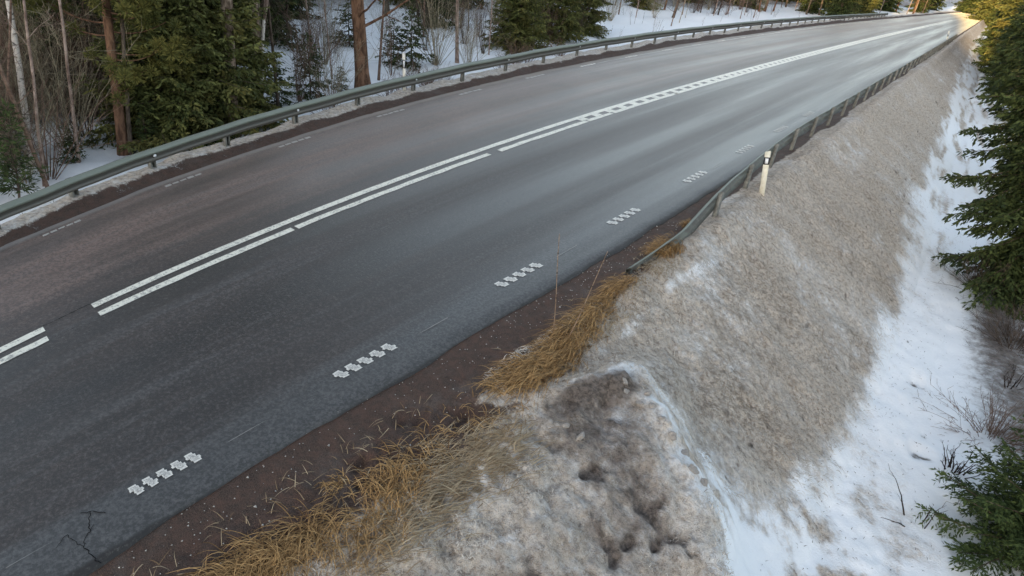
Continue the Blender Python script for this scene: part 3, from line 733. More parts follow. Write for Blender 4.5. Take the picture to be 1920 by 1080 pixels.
# ------------------------------------------------------------------ foliage tools
def unit(v): return v / (np.linalg.norm(v, axis=-1, keepdims=True) + 1e-12)
def sprigs(b, P, D, L, W, g, tone, droop=0.0):
    """needle sprigs: one folded diamond per point"""
    n = len(P); D = unit(D)
    r = unit(np.cross(D, unit(g.normal(size=(n, 3)))))
    nrm = np.cross(D, r)
    L = np.broadcast_to(L, (n,))[:, None]; W = np.broadcast_to(W, (n,))[:, None]
    mid = P + D * L * .45 + nrm * W * .35
    tip = P + D * L - np.array([0, 0, 1.]) * L * droop
    v = np.stack([P, mid + r * W, tip, mid - r * W], 1)
    f = np.arange(n * 4).reshape(n, 4)
    b.add(v.reshape(-1, 3), f, np.repeat(tone, 4))
def spruce_meshes(name, h, r0, seed, needle, bark, z0=0.25, per=1.0, twig=.16, tw=.022, whorl=.30, droop=.35, trunk_r=.09, nb=6, rcap=9., sh=.85, upt=0.0, density=1.0):
    g = np.random.default_rng(seed)
    t = MB(); zz = np.linspace(-.3, h, 14)
    wob = np.cumsum(g.normal(0, .008, (14, 2)), 0)
    t.tube(np.column_stack([wob, zz]), trunk_r * (1 - .93 * np.clip(zz / h, 0, 1)), 7)
    c = MB(); br = MB()
    z = z0
    while z < h - .05:
        f = 1 - z / h
        Rz = min(rcap, r0 * f ** sh)
        k = max(3, int(nb * (0.5 + .6 * f) + g.integers(-1, 2)))
        a0 = g.uniform(0, 6.28)
        for i in range(k):
            az = a0 + i * 6.283 / k + g.normal(0, .25)
            L = Rz * g.uniform(.6, 1.15) + .07
            up = (.75 - 1.0 * f) * .8 + upt + g.normal(0, .1)
            n = max(5, int(L / .10)); u = np.linspace(0, 1, n)
            rad = L * u * math.cos(up * .6)
            zz_ = z + g.uniform(-.1, .1) * whorl * 3 + L * (np.sin(up) * u - droop * f * (u ** 1.3) + .5 * droop * f * u ** 3)
            ba = az + g.normal(0, .06) * u * 2
            pts = np.column_stack([np.cos(ba) * rad, np.sin(ba) * rad, zz_])
            br.tube(pts, .014 * (L / 1.5 + .3) * (1 - .85 * u) + .002, 3, False)
            # side shoots
            tan = unit(np.gradient(pts, axis=0))
            ns = int(L / .075 * per)
            us = np.sort(g.uniform(.10, 1, ns)); us[-1:] = 1
            base = np.column_stack([np.interp(us, u, pts[:, q]) for q in range(3)])
            tb = unit(np.column_stack([np.interp(us, u, tan[:, q]) for q in range(3)]))
            side = unit(np.cross(tb, [0, 0, 1.0])) * np.where(np.arange(ns) % 2, 1, -1)[:, None]
            sl_ = (L * .40 * (1 - us * .75) + .05) * g.uniform(.6, 1.15, ns)
            sdir = unit(side * g.uniform(.6, 1.1, ns)[:, None] + tb * .75 + np.column_stack([np.zeros(ns), np.zeros(ns), g.uniform(-.55, .05, ns)]))
            tone_b = g.normal(.45, .16)
            for q in range(ns):
                m = max(2, int(sl_[q] / (twig * .42) * density))
                w = (np.arange(m) + g.uniform(0, .9, m)) / m
                Pq = base[q] + sdir[q] * (sl_[q] * w)[:, None] - np.array([0, 0, 1.]) * (sl_[q] * .25 * w ** 2)[:, None]
                sg = np.where(g.random(m) < .5, 1, -1)[:, None]
                Dq = sdir[q] + sg * np.cross(sdir[q], [0, 0, 1.]) * g.uniform(.2, 1.0, m)[:, None] + g.normal(0, .28, (m, 3)) + np.array([0, 0, -.12])
                sprigs(c, Pq, Dq, twig * g.uniform(.7, 1.25, m), tw * g.uniform(.8, 1.3, m), g, np.clip(tone_b + g.normal(0, .17, m) + .25 * (us[q] > .9), 0, 1), .1)
            m = max(3, int(L / (twig * .4)))
            w = g.uniform(.15, 1, m); Pq = np.column_stack([np.interp(w, u, pts[:, q]) for q in range(3)])
            sprigs(c, Pq, np.column_stack([np.interp(w, u, tan[:, q]) for q in range(3)]) + g.normal(0, .35, (m, 3)), twig, tw, g, np.clip(tone_b + .15 + g.normal(0, .15, m), 0, 1), .1)
        z += whorl * (.55 + .6 * f) * g.uniform(.75, 1.25)
    m = 14
    sprigs(c, np.column_stack([g.normal(0, .02, m), g.normal(0, .02, m), h - g.uniform(0, .35, m)]), np.column_stack([g.normal(0, .5, m), g.normal(0, .5, m), np.full(m, 1.)]), twig, tw, g, np.full(m, .7))
    return (t.mesh(name + '_trunk', bark, True), br.mesh(name + '_branches', bark), c.mesh(name + '_crown', needle))
def plant_tree(name, meshes, loc, label, cat, group=None, rot=(0, 0, 0), scale=1.0, parts=('trunk', 'branches', 'crown')):
    o = empty(name, loc, rot, scale); tag(o, label, cat, group)
    for pn, me in zip(parts, meshes):
        if me is not None: link(pn, me, o)
    return o

def bare_tree_meshes(name, h, r, seed, bark, lean=(0, 0), limbs=10, limb_z=(.35, .95), limb_len=1.2, twigs=3, twig_mat=None, crook=.03, rise=.5):
    g = np.random.default_rng(seed)
    t = MB(); n = 16; u = np.linspace(0, 1, n)
    wob = np.cumsum(g.normal(0, crook, (n, 2)), 0) * u[:, None]
    ax = np.column_stack([wob[:, 0] + lean[0] * u * h, wob[:, 1] + lean[1] * u * h, -.4 + (h + .4) * u])
    flare = 1 + .45 * np.exp(-((ax[:, 2] + .1) / .25).clip(0) ** 1.0)
    t.tube(ax, r * (1 - .72 * u) * flare, 9)
    br = MB()
    for i in range(limbs):
        v = g.uniform(*limb_z); p0 = np.array([np.interp(v, u, ax[:, q]) for q in range(3)])
        az = g.uniform(0, 6.28); L = limb_len * g.uniform(.5, 1.3) * (1.15 - .6 * v); m = 7; w = np.linspace(0, 1, m)
        d = np.array([math.cos(az), math.sin(az), rise + g.normal(0, .25)]); d /= np.linalg.norm(d)
        pts = p0 + d * (L * w)[:, None] + np.cumsum(g.normal(0, .035 * L, (m, 3)), 0) * w[:, None] + np.array([0, 0, 1]) * (L * .15 * w ** 2)[:, None]
        r1 = max(.004, r * .22 * (1 - .5 * v))
        br.tube(pts, r1 * (1 - .8 * w) + .002, 4, False)
        for k in range(twigs):
            x = g.uniform(.3, 1); q0 = np.array([np.interp(x, w, pts[:, q]) for q in range(3)])
            dd = unit(d + g.normal(0, .7, 3)); l2 = L * g.uniform(.25, .6); ww = np.linspace(0, 1, 5)
            p2 = q0 + dd * (l2 * ww)[:, None] + np.cumsum(g.normal(0, .03 * l2, (5, 3)), 0)
            br.tube(p2, r1 * .45 * (1 - .8 * ww) + .0015, 3, False)
            for _ in range(2):
                x2 = g.integers(1, 5); d3 = unit(dd + g.normal(0, .7, 3)); l3 = l2 * .5; w3 = np.linspace(0, 1, 3)
                br.tube(p2[x2] + d3 * (l3 * w3)[:, None], .0035 * (1 - .7 * w3), 3, False)
    return (t.mesh(name + '_trunk', bark, True), br.mesh(name + '_branches', twig_mat or bark) if limbs else None)

def pine_crown_mesh(name, h, seed, needle, clumps, zr, rr, size=.45, dens=60, nl=.16):
    """clumps of needles held on limbs"""
    g = np.random.default_rng(seed); c = MB(); br = MB()
    for i in range(clumps):
        z = g.uniform(*zr); az = g.uniform(0, 6.28); r = g.uniform(.25, 1) * rr
        p = np.array([math.cos(az) * r, math.sin(az) * r, z + .25 * r])
        w = np.linspace(0, 1, 6)[:, None]
        br.tube(np.array([0, 0, z - .05]) * (1 - w) + p * w + np.array([0, 0, -.12 * r]) * w * (1 - w) * 4, .02 * (1 - .7 * w[:, 0]), 4, False)
        tone = g.normal(.5, .2)
        for k in range(5):
            q = p + g.normal(0, size * .55, 3) * np.array([1, 1, .6]); m = dens
            D = unit(g.normal(size=(m, 3)) + np.array([0, 0, .35]))
            sprigs(c, q + D * g.uniform(0, size * .3, m)[:, None], D, nl * g.uniform(.7, 1.2, m), .014, g, np.clip(tone + g.normal(0, .15, m), 0, 1))
    return br.mesh(name + '_limbs', MAT['pinebark']), c.mesh(name + '_crown', needle)

def bush_mesh(name, n, h, spread, seed, bark, r=.012, fork=3, curve=.15):
    g = np.random.default_rng(seed); b = MB()
    for i in range(n):
        az = g.uniform(0, 6.28); tilt = abs(g.normal(0, spread)); H = h * g.uniform(.55, 1.1); u = np.linspace(0, 1, 9)
        base = np.array([math.cos(az), math.sin(az), 0]) * g.uniform(0, .25) * spread
        d = np.array([math.cos(az) * math.sin(tilt), math.sin(az) * math.sin(tilt), math.cos(tilt)])
        pts = base + np.array([0, 0, -.15]) + d * (H * u)[:, None] + np.array([math.cos(az), math.sin(az), -.2]) * (curve * tilt * H * u ** 2)[:, None] + np.cumsum(g.normal(0, .012 * H, (9, 3)), 0) * u[:, None]
        b.tube(pts, r * g.uniform(.6, 1.2) * (1 - .8 * u) + .0015, 4, False)
        for k in range(fork):
            x = g.integers(3, 9); dd = unit(d + g.normal(0, .38, 3)); L = H * g.uniform(.15, .4) ; w = np.linspace(0, 1, 5)
            p2 = pts[x] + dd * (L * w)[:, None] + np.cumsum(g.normal(0, .02 * L, (5, 3)), 0)
            b.tube(p2, r * .4 * (1 - .75 * w) + .001, 3, False)
            for _ in range(2):
                d3 = unit(dd + g.normal(0, .5, 3)); w3 = np.linspace(0, 1, 3); b.tube(p2[g.integers(1, 5)] + d3 * (L * .5 * w3)[:, None], .0025 * (1 - .6 * w3) + .0008, 3, False)
    return b.mesh(name, bark)

# ------------------------------------------------------------------ unseen hill added behind the camera to block the low sun
def build_shade_hill():
    nx, ny = 220, 40
    u = np.linspace(-1, 1, nx); v = np.linspace(-1, 1, ny)
    U, V = np.meshgrid(u, v, indexing='ij')
    ax = np.array([-SUN_DIR[1], SUN_DIR[0]])
    c = SUN_DIR * 78
    X = c[0] + ax[0] * U * 190 + SUN_DIR[0] * V * 42; Y = c[1] + ax[1] * U * 190 + SUN_DIR[1] * V * 42
    prof = np.cos(V * np.pi / 2) ** 1.2 * np.minimum(1, (1 - np.abs(U)) * 5) ** .7
    Z = -2.5 + prof * (2.5 + np.interp(X, [-51, -15, -8, -5, -.6, 1.0, 2, 8, 15], [23, 22.4, 23.5, 26.5, 26.0, 22.0, 19.4, 16, 14]) + .5 * fbm(U * 30, V * 1.5, 4, 101))
    i, j = np.meshgrid(np.arange(nx - 1), np.arange(ny - 1), indexing='ij'); a = i * ny + j
    f = np.stack([a, a + 1, a + ny + 1, a + ny], -1).reshape(-1, 4)
    b = MB(); b.add(np.stack([X, Y, Z], -1).reshape(-1, 3), f)
    tag(b.build('shade_hill', simple('shade_hill_cover', (0.02, 0.03, 0.015), (0.35, 0.36, 0.37), .25, .9), None, True), kind='structure')
build_shade_hill()

# ------------------------------------------------------------------ right side trees
def P3(px, py, z): return Vector(at(px, py, z))
big = spruce_meshes('big_spruce', 9.5, 2.05, 11, MAT['spruce'], MAT['darkbark'], z0=.5, per=1.35, twig=.15, tw=.027, whorl=.24, droop=.55, trunk_r=.12, nb=9, density=1.5, sh=.62)
b_ = on(1938, 560, -1.8)
plant_tree('spruce_tree', big, b_, 'tall dark spruce with drooping boughs beside the embankment at the right edge', 'spruce', None, lean_rot(b_, 1972, 150, .4))
mid = spruce_meshes('mid_spruce', 9.0, 1.75, 12, MAT['spruce_olive'], MAT['darkbark'], z0=.3, per=1.25, twig=.18, tw=.034, whorl=.24, droop=.45, trunk_r=.11, nb=9, density=1.3, sh=.5)
b_ = on(1952, 365, -1.4)
plant_tree('spruce_tree', mid, b_, 'dusky olive spruce just behind the tall dark spruce on the right', 'spruce', None, lean_rot(b_, 1968, 80, 1.0), .92)
b_ = on(1930, 235, -1.2)
plant_tree('spruce_tree', mid, b_, 'third spruce along the right embankment, half hidden by nearer spruces', 'spruce', None, lean_rot(b_, 1940, 60, 2.2), .8)
b_ = on(1895, 150, -1.0)
plant_tree('spruce_tree', mid, b_, 'sunlit golden topped spruce at the upper right corner', 'spruce', None, lean_rot(b_, 1903, 60, 4.2), .9)
low = spruce_meshes('young_spruce', 2.9, 1.45, 13, MAT['youngpine'], MAT['bark'], z0=.10, per=2.0, twig=.085, tw=.014, whorl=.14, droop=.1, trunk_r=.035, nb=9, upt=.34, density=1.7, sh=.7)
plant_tree('young_spruce_tree', low, P3(1928, 1040, -2.0), 'bushy young green spruce in the snow at the lower right corner', 'spruce', None, (0, 0, .3), .93)
# dead brush and twigs in the ditch
def put(name, me, loc, label, cat, group=None, rot=(0, 0, 0), scale=1.0):
    o = link(name, me); o.location = loc; o.rotation_euler = rot; o.scale = (scale,) * 3
    return tag(o, label, cat, group)
put('dead_brush', bush_mesh('dead_brush', 90, .75, .95, 21, MAT['redbark'], .006, 4, .5), on(1862, 818, -1.9), 'tangle of dead brown brush in the snow above the young corner spruce', 'brush', None, (0, 0, 1))
put('dead_brush', bush_mesh('dead_brush', 120, .9, 1.0, 22, MAT['darkbark'], .007, 4, .5), on(1905, 650, -1.9), 'dark dead brush under the tall spruce at the right edge', 'brush', None, (0, 0, 2))
put('dead_brush', bush_mesh('dead_brush', 100, 1.0, 1.0, 26, MAT['darkbark'], .007, 4, .5), on(1840, 545, -1.9), 'low dark brush at the foot of the embankment left of the tall spruce', 'brush', None, (0, 0, 2))
put('twig_tuft', bush_mesh('twig_tuft', 22, .55, .50, 23, MAT['twig'], .013, 2, .1), on(1792, 885, -1.95), 'small upright tuft of dark twigs alone in clean snow', 'twigs')
put('twig_tuft', bush_mesh('twig_tuft', 9, .65, .5, 24, MAT['twig'], .010, 2, .2), on(1898, 725, -1.95), 'few thin dark stems in the snow at the right edge', 'twigs')
put('twig_tuft', bush_mesh('twig_tuft', 5, .75, .7, 25, MAT['twig'], .011, 2, .3), on(1722, 985, -1.95), 'bent thin twig lying out of the snow left of the corner spruce', 'twigs')

# ------------------------------------------------------------------ left forest: the trees one can tell apart
def trunk_tree(px, py, px2, py2, h, r, seed, bark, label, cat, name, z0=-.8, limbs=8, limb_z=(.25, .95), limb_len=1.0, crown=None, **k):
    b_ = on(px, py, z0); ms = bare_tree_meshes(name, h, r, seed, MAT[bark], (0, 0), limbs, limb_z, limb_len, **k)
    o = plant_tree(name, ms, b_, label, cat, None, lean_rot(b_, px2, py2, seed * 1.3))
    if crown:
        lm, cm = crown; link('limbs', lm, o); link('crown', cm, o)
    return o
trunk_tree(62, 312, 24, 60, 9, .072, 31, 'birch', 'mottled pale birch trunk left of two thin stems at the far left', 'birch', 'birch_tree', limbs=5, limb_z=(.5, .95))
trunk_tree(84, 348, 56, 100, 8, .034, 32, 'birchpink', 'slender pinkish stem right of the mottled birch at far left', 'birch', 'birch_tree', limbs=6, limb_z=(.35, .95))
trunk_tree(12, 300, -30, 60, 8, .05, 33, 'birchpink', 'pinkish birch stem at the left border behind the small pine', 'birch', 'birch_tree', limbs=5)
trunk_tree(148, 305, 118, 60, 9, .036, 34, 'birchpink', 'thin pale stem in the snow between the birches and the pine', 'birch', 'birch_tree', limbs=4, limb_z=(.5, .95))
trunk_tree(232, 288, 205, 62, 11, .115, 35, 'pinebark', 'reddish pine trunk with olive needle clumps left of the green spruces', 'pine', 'pine_tree', limbs=5, limb_z=(.3, .9),
           crown=pine_crown_mesh('young_pine', 10, 36, MAT['pine'], 46, (1.5, 9.5), 1.35, .40, 110, .12))
trunk_tree(246, 290, 228, 60, 9, .05, 37, 'bark', 'thin grey stem close to the right of the reddish pine', 'pine', 'pine_tree', limbs=5, limb_z=(.4, .9))
high_crown = pine_crown_mesh('tall_pine', 13, 136, MAT['pine'], 40, (7.5, 12.8), 1.8, .5, 80, .15)
trunk_tree(436, 250, 424, 50, 12, .20, 38, 'greypine', 'flaky grey pine trunk half hidden behind the green spruces', 'pine', 'pine_tree', limbs=5, limb_z=(.25, .9), limb_len=2.0, crown=high_crown)
trunk_tree(482, 216, 475, 50, 13, .19, 39, 'greypine', 'thick flaky grey pine trunk beside the forked white birch', 'pine', 'pine_tree', limbs=4, limb_z=(.35, .9), limb_len=1.8, crown=high_crown)
trunk_tree(681, 166, 674, 50, 14, .26, 40, 'pinebark', 'thick red brown pine trunk standing in the snowy clearing', 'pine', 'pine_tree', limbs=9, limb_z=(.16, .6), limb_len=2.2, crown=high_crown)
trunk_tree(857, 118, 857, 50, 11, .085, 41, 'birchpink', 'straight pale trunk right of the willow bush', 'birch', 'birch_tree', limbs=6, limb_z=(.3, .9))
trunk_tree(522, 205, 508, 60, 8, .05, 42, 'darkbark', 'dark thin trunk right of the forked white birch', 'tree', 'bare_tree', limbs=12, limb_z=(.08, .9), limb_len=1.1)
trunk_tree(710, 150, 716, 50, 9, .05, 43, 'redbark', 'thin reddish trunk just right of the thick red brown pine', 'tree', 'bare_tree', limbs=9, limb_z=(.1, .9), limb_len=1.1)
trunk_tree(310, 150, 306, 60, 8, .045, 44, 'willow', 'pale leafless tree with level branches above the green spruces', 'tree', 'bare_tree', limbs=16, limb_z=(.25, .95), limb_len=1.4, rise=.1)
# forked birch
b_ = on(485, 218, -.8)
fb = MB(); u = np.linspace(0, 1, 14)
fb.tube(np.column_stack([.05 * np.sin(u * 5), .02 * np.cos(u * 4), -.3 + 3.0 * u]), .062 * (1 - .3 * u), 8)
f1 = MB(); f1.tube(np.column_stack([.05 * np.sin(5) + .45 * u, .3 * u ** 2, 2.65 + 5 * u]), .04 * (1 - .7 * u), 7); 
f2 = MB(); f2.tube(np.column_stack([.05 * np.sin(5) - .25 * u, -.1 * u, 2.6 + 5 * u]), .034 * (1 - .7 * u), 7)
o = empty('birch_tree', b_, lean_rot(b_, 492, 120)); tag(o, 'forked white birch stem in front of the thick grey pine', 'birch')
fb.build('trunk', MAT['birch'], o, True); f1.build('fork', MAT['birchpink'], o, True); f2.build('fork', MAT['birchpink'], o, True)

olive = [spruce_meshes('olive_spruce', 4.6, 1.75, 50 + k, MAT['spruce_olive'], MAT['bark'], z0=.1, per=1.5, twig=.13, tw=.026, whorl=.20, droop=.25, trunk_r=.06, nb=9, upt=.15, density=1.4, sh=.62) for k in range(2)]
for i, (px, py, sc, lab) in enumerate(((300, 262, .95, 'olive green young spruce at the left end of the green clump'), (375, 246, 1.12, 'tallest olive green young spruce in the middle of the green clump'),
                                       (440, 228, .88, 'olive green young spruce at the right end of the clump before the pines'), (345, 215, 1.25, 'olive green spruce at the back of the green clump'))):
    b_ = on(px, py, -.8); plant_tree('young_spruce_tree', olive[i % 2], b_, lab, 'spruce', None, lean_rot(b_, px - 4, 60, i * 1.7), sc)
b_ = on(38, 385, -.8)
sap = spruce_meshes('pine_sapling', 2.0, .48, 60, MAT['youngpine'], MAT['darkbark'], z0=.3, per=1.6, twig=.14, tw=.014, whorl=.17, droop=.05, trunk_r=.025, nb=6, upt=.55, density=1.5)
plant_tree('pine_sapling', sap, b_, 'small green pine sapling in the snow behind the left end of the guard rail', 'pine', None, lean_rot(b_, 25, 300))
small = spruce_meshes('small_spruce', 1.7, .75, 61, MAT['spruce'], MAT['darkbark'], z0=.1, per=1.3, twig=.11, tw=.02, whorl=.2, droop=.25, trunk_r=.03, nb=7, density=1.2)
for px, py, sc, lab in ((582, 178, 1.1, 'small dark spruce standing in snow left of the red brown pine'), (140, 305, .5, 'knee high spruce in the snow behind the guard rail'), (640, 172, .5, 'tiny spruce in the snowy clearing beside the red brown pine'),
                        (738, 118, 1.0, 'small dark spruce behind the white delineator post'), (280, 285, .55, 'tiny spruce tucked under the olive spruce clump'), (520, 195, .9, 'snowy dark spruce between birch and clearing'),
                        (770, 122, 1.3, 'dark young spruce left of the willow bush'), (655, 85, 1.2, 'dark little spruce at the back of the snowy clearing')):
    b_ = on(px, py, -.8); plant_tree('small_spruce', small, b_, lab, 'spruce', None, (0, 0, px), sc)
for px, py, sc, lab in ((965, 92, 1.0, 'broad olive spruce behind the guard rail right of the snow strip'), (1040, 72, 1.0, 'olive spruce behind the rail at the middle of the picture'), (1095, 62, .9, 'olive spruce at the right end of the spruce group behind the rail')):
    b_ = on(px, py, -.8); plant_tree('young_spruce_tree', olive[0], b_, lab, 'spruce', None, (0, 0, px), sc)
for k, (px, py, n, h, sp, bk, lab) in enumerate(((818, 122, 34, 4.2, .30, 'willow', 'fan shaped willow bush of olive grey stems behind the guard rail'), (560, 190, 16, 2.6, .25, 'redbark', 'leafless reddish bush at the left of the snowy clearing'),
                                  (735, 140, 14, 2.2, .4, 'redbark', 'reddish twiggy bush left of the white delineator post'), (905, 100, 14, 2.6, .22, 'darkbark', 'dark leafless bush in snow right of the pale trunk'),
                                  (610, 120, 20, 3.6, .3, 'willow', 'brownish leafless bush at the back left of the clearing'), (95, 335, 14, 2.4, .3, 'redbark', 'leafless reddish bush beside the pinkish stem at far left'),
                                  (780, 150, 12, 1.0, .5, 'redbark', 'low reddish brush behind the rail under the willow bush'))):
    b_ = on(px, py, -.8); put('leafless_bush', bush_mesh('leafless_bush', n, h, sp, 70 + k, MAT[bk], .017 if k == 0 else .012, 4 if k else 3, .25), b_, lab, 'bush', None, lean_rot(b_, px, 40))

# ------------------------------------------------------------------ left forest: the many
g = np.random.default_rng(99)
dark = [spruce_meshes('forest_spruce', 8.5, 1.7, 80 + k, MAT['spruce'], MAT['darkbark'], z0=.5, per=1.1, twig=.22, tw=.045, whorl=.30, droop=.45, trunk_r=.10, nb=8, density=1.1, sh=.55) for k in range(3)]
oliv2 = spruce_meshes('forest_olive_spruce', 7.5, 1.6, 86, MAT['spruce_olive'], MAT['darkbark'], z0=.6, per=1.1, twig=.22, tw=.045, whorl=.30, droop=.4, trunk_r=.09, nb=8, density=1.1, sh=.55)
bare = [bare_tree_meshes('forest_trunk', 10, r, 90 + k, MAT[b], (g.normal(0, .02), g.normal(0, .02)), 16, (.08, .95), 1.2, 3, MAT['redbark'] if k % 2 else MAT['darkbark']) for k, (r, b) in enumerate(((.07, 'darkbark'), (.05, 'redbark'), (.10, 'bark'), (.04, 'birchpink'), (.12, 'pinebark'), (.035, 'willow')))]
stem = [bush_mesh('sapling', n, h, .12, 100 + k, MAT[b], .011, 3, .1) for k, (n, h, b) in enumerate(((1, 1.3, 'darkbark'), (2, 1.1, 'darkbark'), (1, 2.0, 'redbark'), (3, 1.6, 'redbark'), (1, .8, 'darkbark')))]
thick = [bush_mesh('thicket', 26, 3.0, .35, 110 + k, MAT[b], .011, 6, .3) for k, b in enumerate(('redbark', 'darkbark', 'willow'))]
c0, c1 = at(700, 160, -.8)[:2], at(668, 55, -.8)[:2]; cd = (c1 - c0) / np.linalg.norm(c1 - c0)
def corridor(x, y):
    v = np.array([x, y]) - c0; a = v @ cd; return a, abs(v[0] * -cd[1] + v[1] * cd[0])
placed = []
def pix(p):
    w = np.array([p[0], p[1], p[2] - CAM_H]); c = w @ FW
    return (960 + FPX * (w @ CX) / c, 540 - FPX * (w @ CYV) / c, c)
def scatter(kind, count, depth, minsep, fn, corr=2.6):
    done = 0; tries = 0
    while done < count and tries < count * 40:
        tries += 1
        s = g.uniform(-1, 75) if g.random() < .75 else g.uniform(-1, 25); t = g.uniform(*depth)
        x, y = M(s, t); z = float(zf(s, t))
        a, d = corridor(x, y)
        if a > -6 and a < 26 and d < corr: continue
        q = pix((x, y, z))
        if q[2] < 1 or not (-420 < q[0] < 1500): continue
        if any((x - u) ** 2 + (y - v) ** 2 < minsep ** 2 for u, v, k in placed if k == kind): continue
        placed.append((x, y, kind)); done += 1
        fn(Vector((x, y, z - .05)), done)
scatter('sp', 70, (-44, -24.5), 1.6, lambda p, i: plant_tree('spruce_tree', dark[i % 3], p, 'dark spruce deep in the shaded forest behind the left guard rail', 'spruce', 'dark spruces deep in the left forest', (g.normal(0, .03), g.normal(0, .03), g.uniform(0, 6)), g.uniform(.7, 1.15)))
scatter('ol', 22, (-40, -22.5), 2.2, lambda p, i: plant_tree('spruce_tree', oliv2, p, 'olive spruce among dark spruces deep in the left forest', 'spruce', 'olive spruces deep in the left forest', (0, 0, g.uniform(0, 6)), g.uniform(.7, 1.1)))
scatter('tr', 110, (-40, -20.0), .9, lambda p, i: plant_tree('bare_tree', bare[i % 6], p, 'bare trunk crowded in the shaded forest behind the left guard rail', 'tree', 'bare trunks crowded in the left forest', (g.normal(0, .05), g.normal(0, .05), g.uniform(0, 6)), g.uniform(.7, 1.15)), 1.3)
scatter('tn', 40, (-27, -18.8), .8, lambda p, i: plant_tree('bare_tree', bare[(1, 3, 5)[i % 3]], p, 'slender pale trunk at the front edge of the left forest', 'tree', 'slender trunks at the front of the left forest', (g.normal(0, .06), g.normal(0, .06), g.uniform(0, 6)), g.uniform(.6, 1.0)), 1.2)
scatter('th', 64, (-34, -20.5), 1.5, lambda p, i: put('thicket', thick[i % 3], p, 'leafless thicket between the trunks of the left forest', 'bush', 'leafless thickets in the left forest', (0, 0, g.uniform(0, 6)), g.uniform(.6, 1.1)), 2.0)
for i in range(22):
    s_, t_ = g.uniform(-.5, 8), g.uniform(-25, -20.5); x, y = M(s_, t_)
    put('thicket', thick[(0, 2)[i % 2]], Vector((x, y, float(zf(s_, t_)) - .05)), 'leafless thicket between the trunks of the left forest', 'bush', 'leafless thickets in the left forest', (0, 0, g.uniform(0, 6)), g.uniform(.5, 1.1))
for i in range(34):
    s_, t_ = g.uniform(8.5, 30), g.uniform(-25, -17.6); x, y = M(s_, t_); a, d = corridor(x, y)
    if d < .9 and -6 < a < 26: continue
    put('thicket', thick[i % 3], Vector((x, y, float(zf(s_, t_)) - .05)), 'leafless thicket between the trunks of the left forest', 'bush', 'leafless thickets in the left forest', (0, 0, g.uniform(0, 6)), g.uniform(.35, .8))
low_brush = [bush_mesh('low_brush', 30, .9, .6, 118 + k, MAT['redbark'], .007, 4, .3) for k in range(2)]
for i in range(14):
    s_, t_ = g.uniform(11, 25), g.uniform(-17.4, -15.8); x, y = M(s_, t_)
    put('low_brush', low_brush[i % 2], Vector((x, y, float(zf(s_, t_)) - .05)), 'low reddish brush in the snow right behind the left guard rail', 'brush', 'low reddish brush behind the left rail', (0, 0, g.uniform(0, 6)), g.uniform(.6, 1.1))
scatter('st', 110, (-24, -16.9), .35, lambda p, i: put('bare_sapling', stem[i % 5], p, 'thin bare sapling stem sticking out of the snow behind the left guard rail', 'sapling', 'thin sapling stems in the snow', (g.normal(0, .08), g.normal(0, .08), g.uniform(0, 6)), g.uniform(.5, 1.2)), .9)

# ------------------------------------------------------------------ the far end of the road
def far(s, t, me, lab, grp, sc, nm='spruce_tree', cat='spruce'):
    x, y = M(s, t); plant_tree(nm, me, Vector((x, y, float(zf(s, t)) - .1)), lab, cat, grp, (0, 0, g.uniform(0, 6)), sc)
for i in range(26):
    far(g.uniform(62, 150), g.uniform(1.2, 9), dark[i % 3], 'spruce in the row lining the far right side of the road', 'spruces along the far right side', g.uniform(.8, 1.25))
for i in range(34):
    far(g.uniform(70, 170), g.uniform(-32, -17), [oliv2, dark[0], dark[1]][i % 3], 'spruce in the sunlit woods beyond the far left bend of the rail', 'spruces beyond the far left rail', g.uniform(.8, 1.2))
for i in range(26):
    far(g.uniform(65, 150), g.uniform(-28, -16.5), bare[(2, 4, 3)[i % 3]], 'sunlit bare trunk beyond the far left bend of the rail', 'bare trunks beyond the far left rail', g.uniform(.8, 1.1), 'bare_tree', 'tree')
for i in range(26):
    far(g.uniform(178, 215), -18 + i * .9 + g.normal(0, .3), [oliv2, dark[2]][i % 2], 'sunlit spruce across the far end of the road', 'spruces closing the far end of the road', g.uniform(1.0, 1.5))

# ------------------------------------------------------------------ dry grass
def blades(b, base, flow, L, hgt, g, w=.005, spread=.35, lie=.8, m=6, tone=None):
    """base (n,3); flow (3,) or (n,3) unit; ribbons that rise, bend over and lie down"""
    n = len(base); u = np.linspace(0, 1, m)[None, :, None]
    az = g.normal(0, spread, n); f = np.broadcast_to(flow, (n, 3))
    d = np.column_stack([f[:, 0] * np.cos(az) - f[:, 1] * np.sin(az), f[:, 0] * np.sin(az) + f[:, 1] * np.cos(az), np.zeros(n)])
    Lq = (L * g.uniform(.5, 1.25, n))[:, None, None]; H = (hgt * g.uniform(.3, 1.3, n))[:, None, None]
    bend = g.normal(0, .11, (n, 1, 1)) * Lq
    side = np.column_stack([-d[:, 1], d[:, 0], np.zeros(n)])
    p = base[:, None, :] + d[:, None, :] * Lq * u + side[:, None, :] * bend * u ** 2 + np.array([0, 0, 1.]) * H * (np.sin(np.pi * np.minimum(u * lie + .03, 1)) )
    ww = (w * g.uniform(.7, 1.4, n))[:, None, None] * (1 - .85 * u ** 1.5)
    tl = np.stack([p - side[:, None, :] * ww + np.array([0, 0, .25]) * ww, p + side[:, None, :] * ww], 2)       # n,m,2,3
    v = tl.reshape(n, m * 2, 3)
    i = np.arange(m - 1) * 2; f1 = np.stack([i, i + 1, i + 3, i + 2], -1)
    fa = (np.arange(n)[:, None, None] * m * 2 + f1[None]).reshape(-1, 4)
    b.add(v.reshape(-1, 3), fa, np.repeat(np.clip(g.normal(.5, .33, n), 0, 1) if tone is None else tone, m * 2))
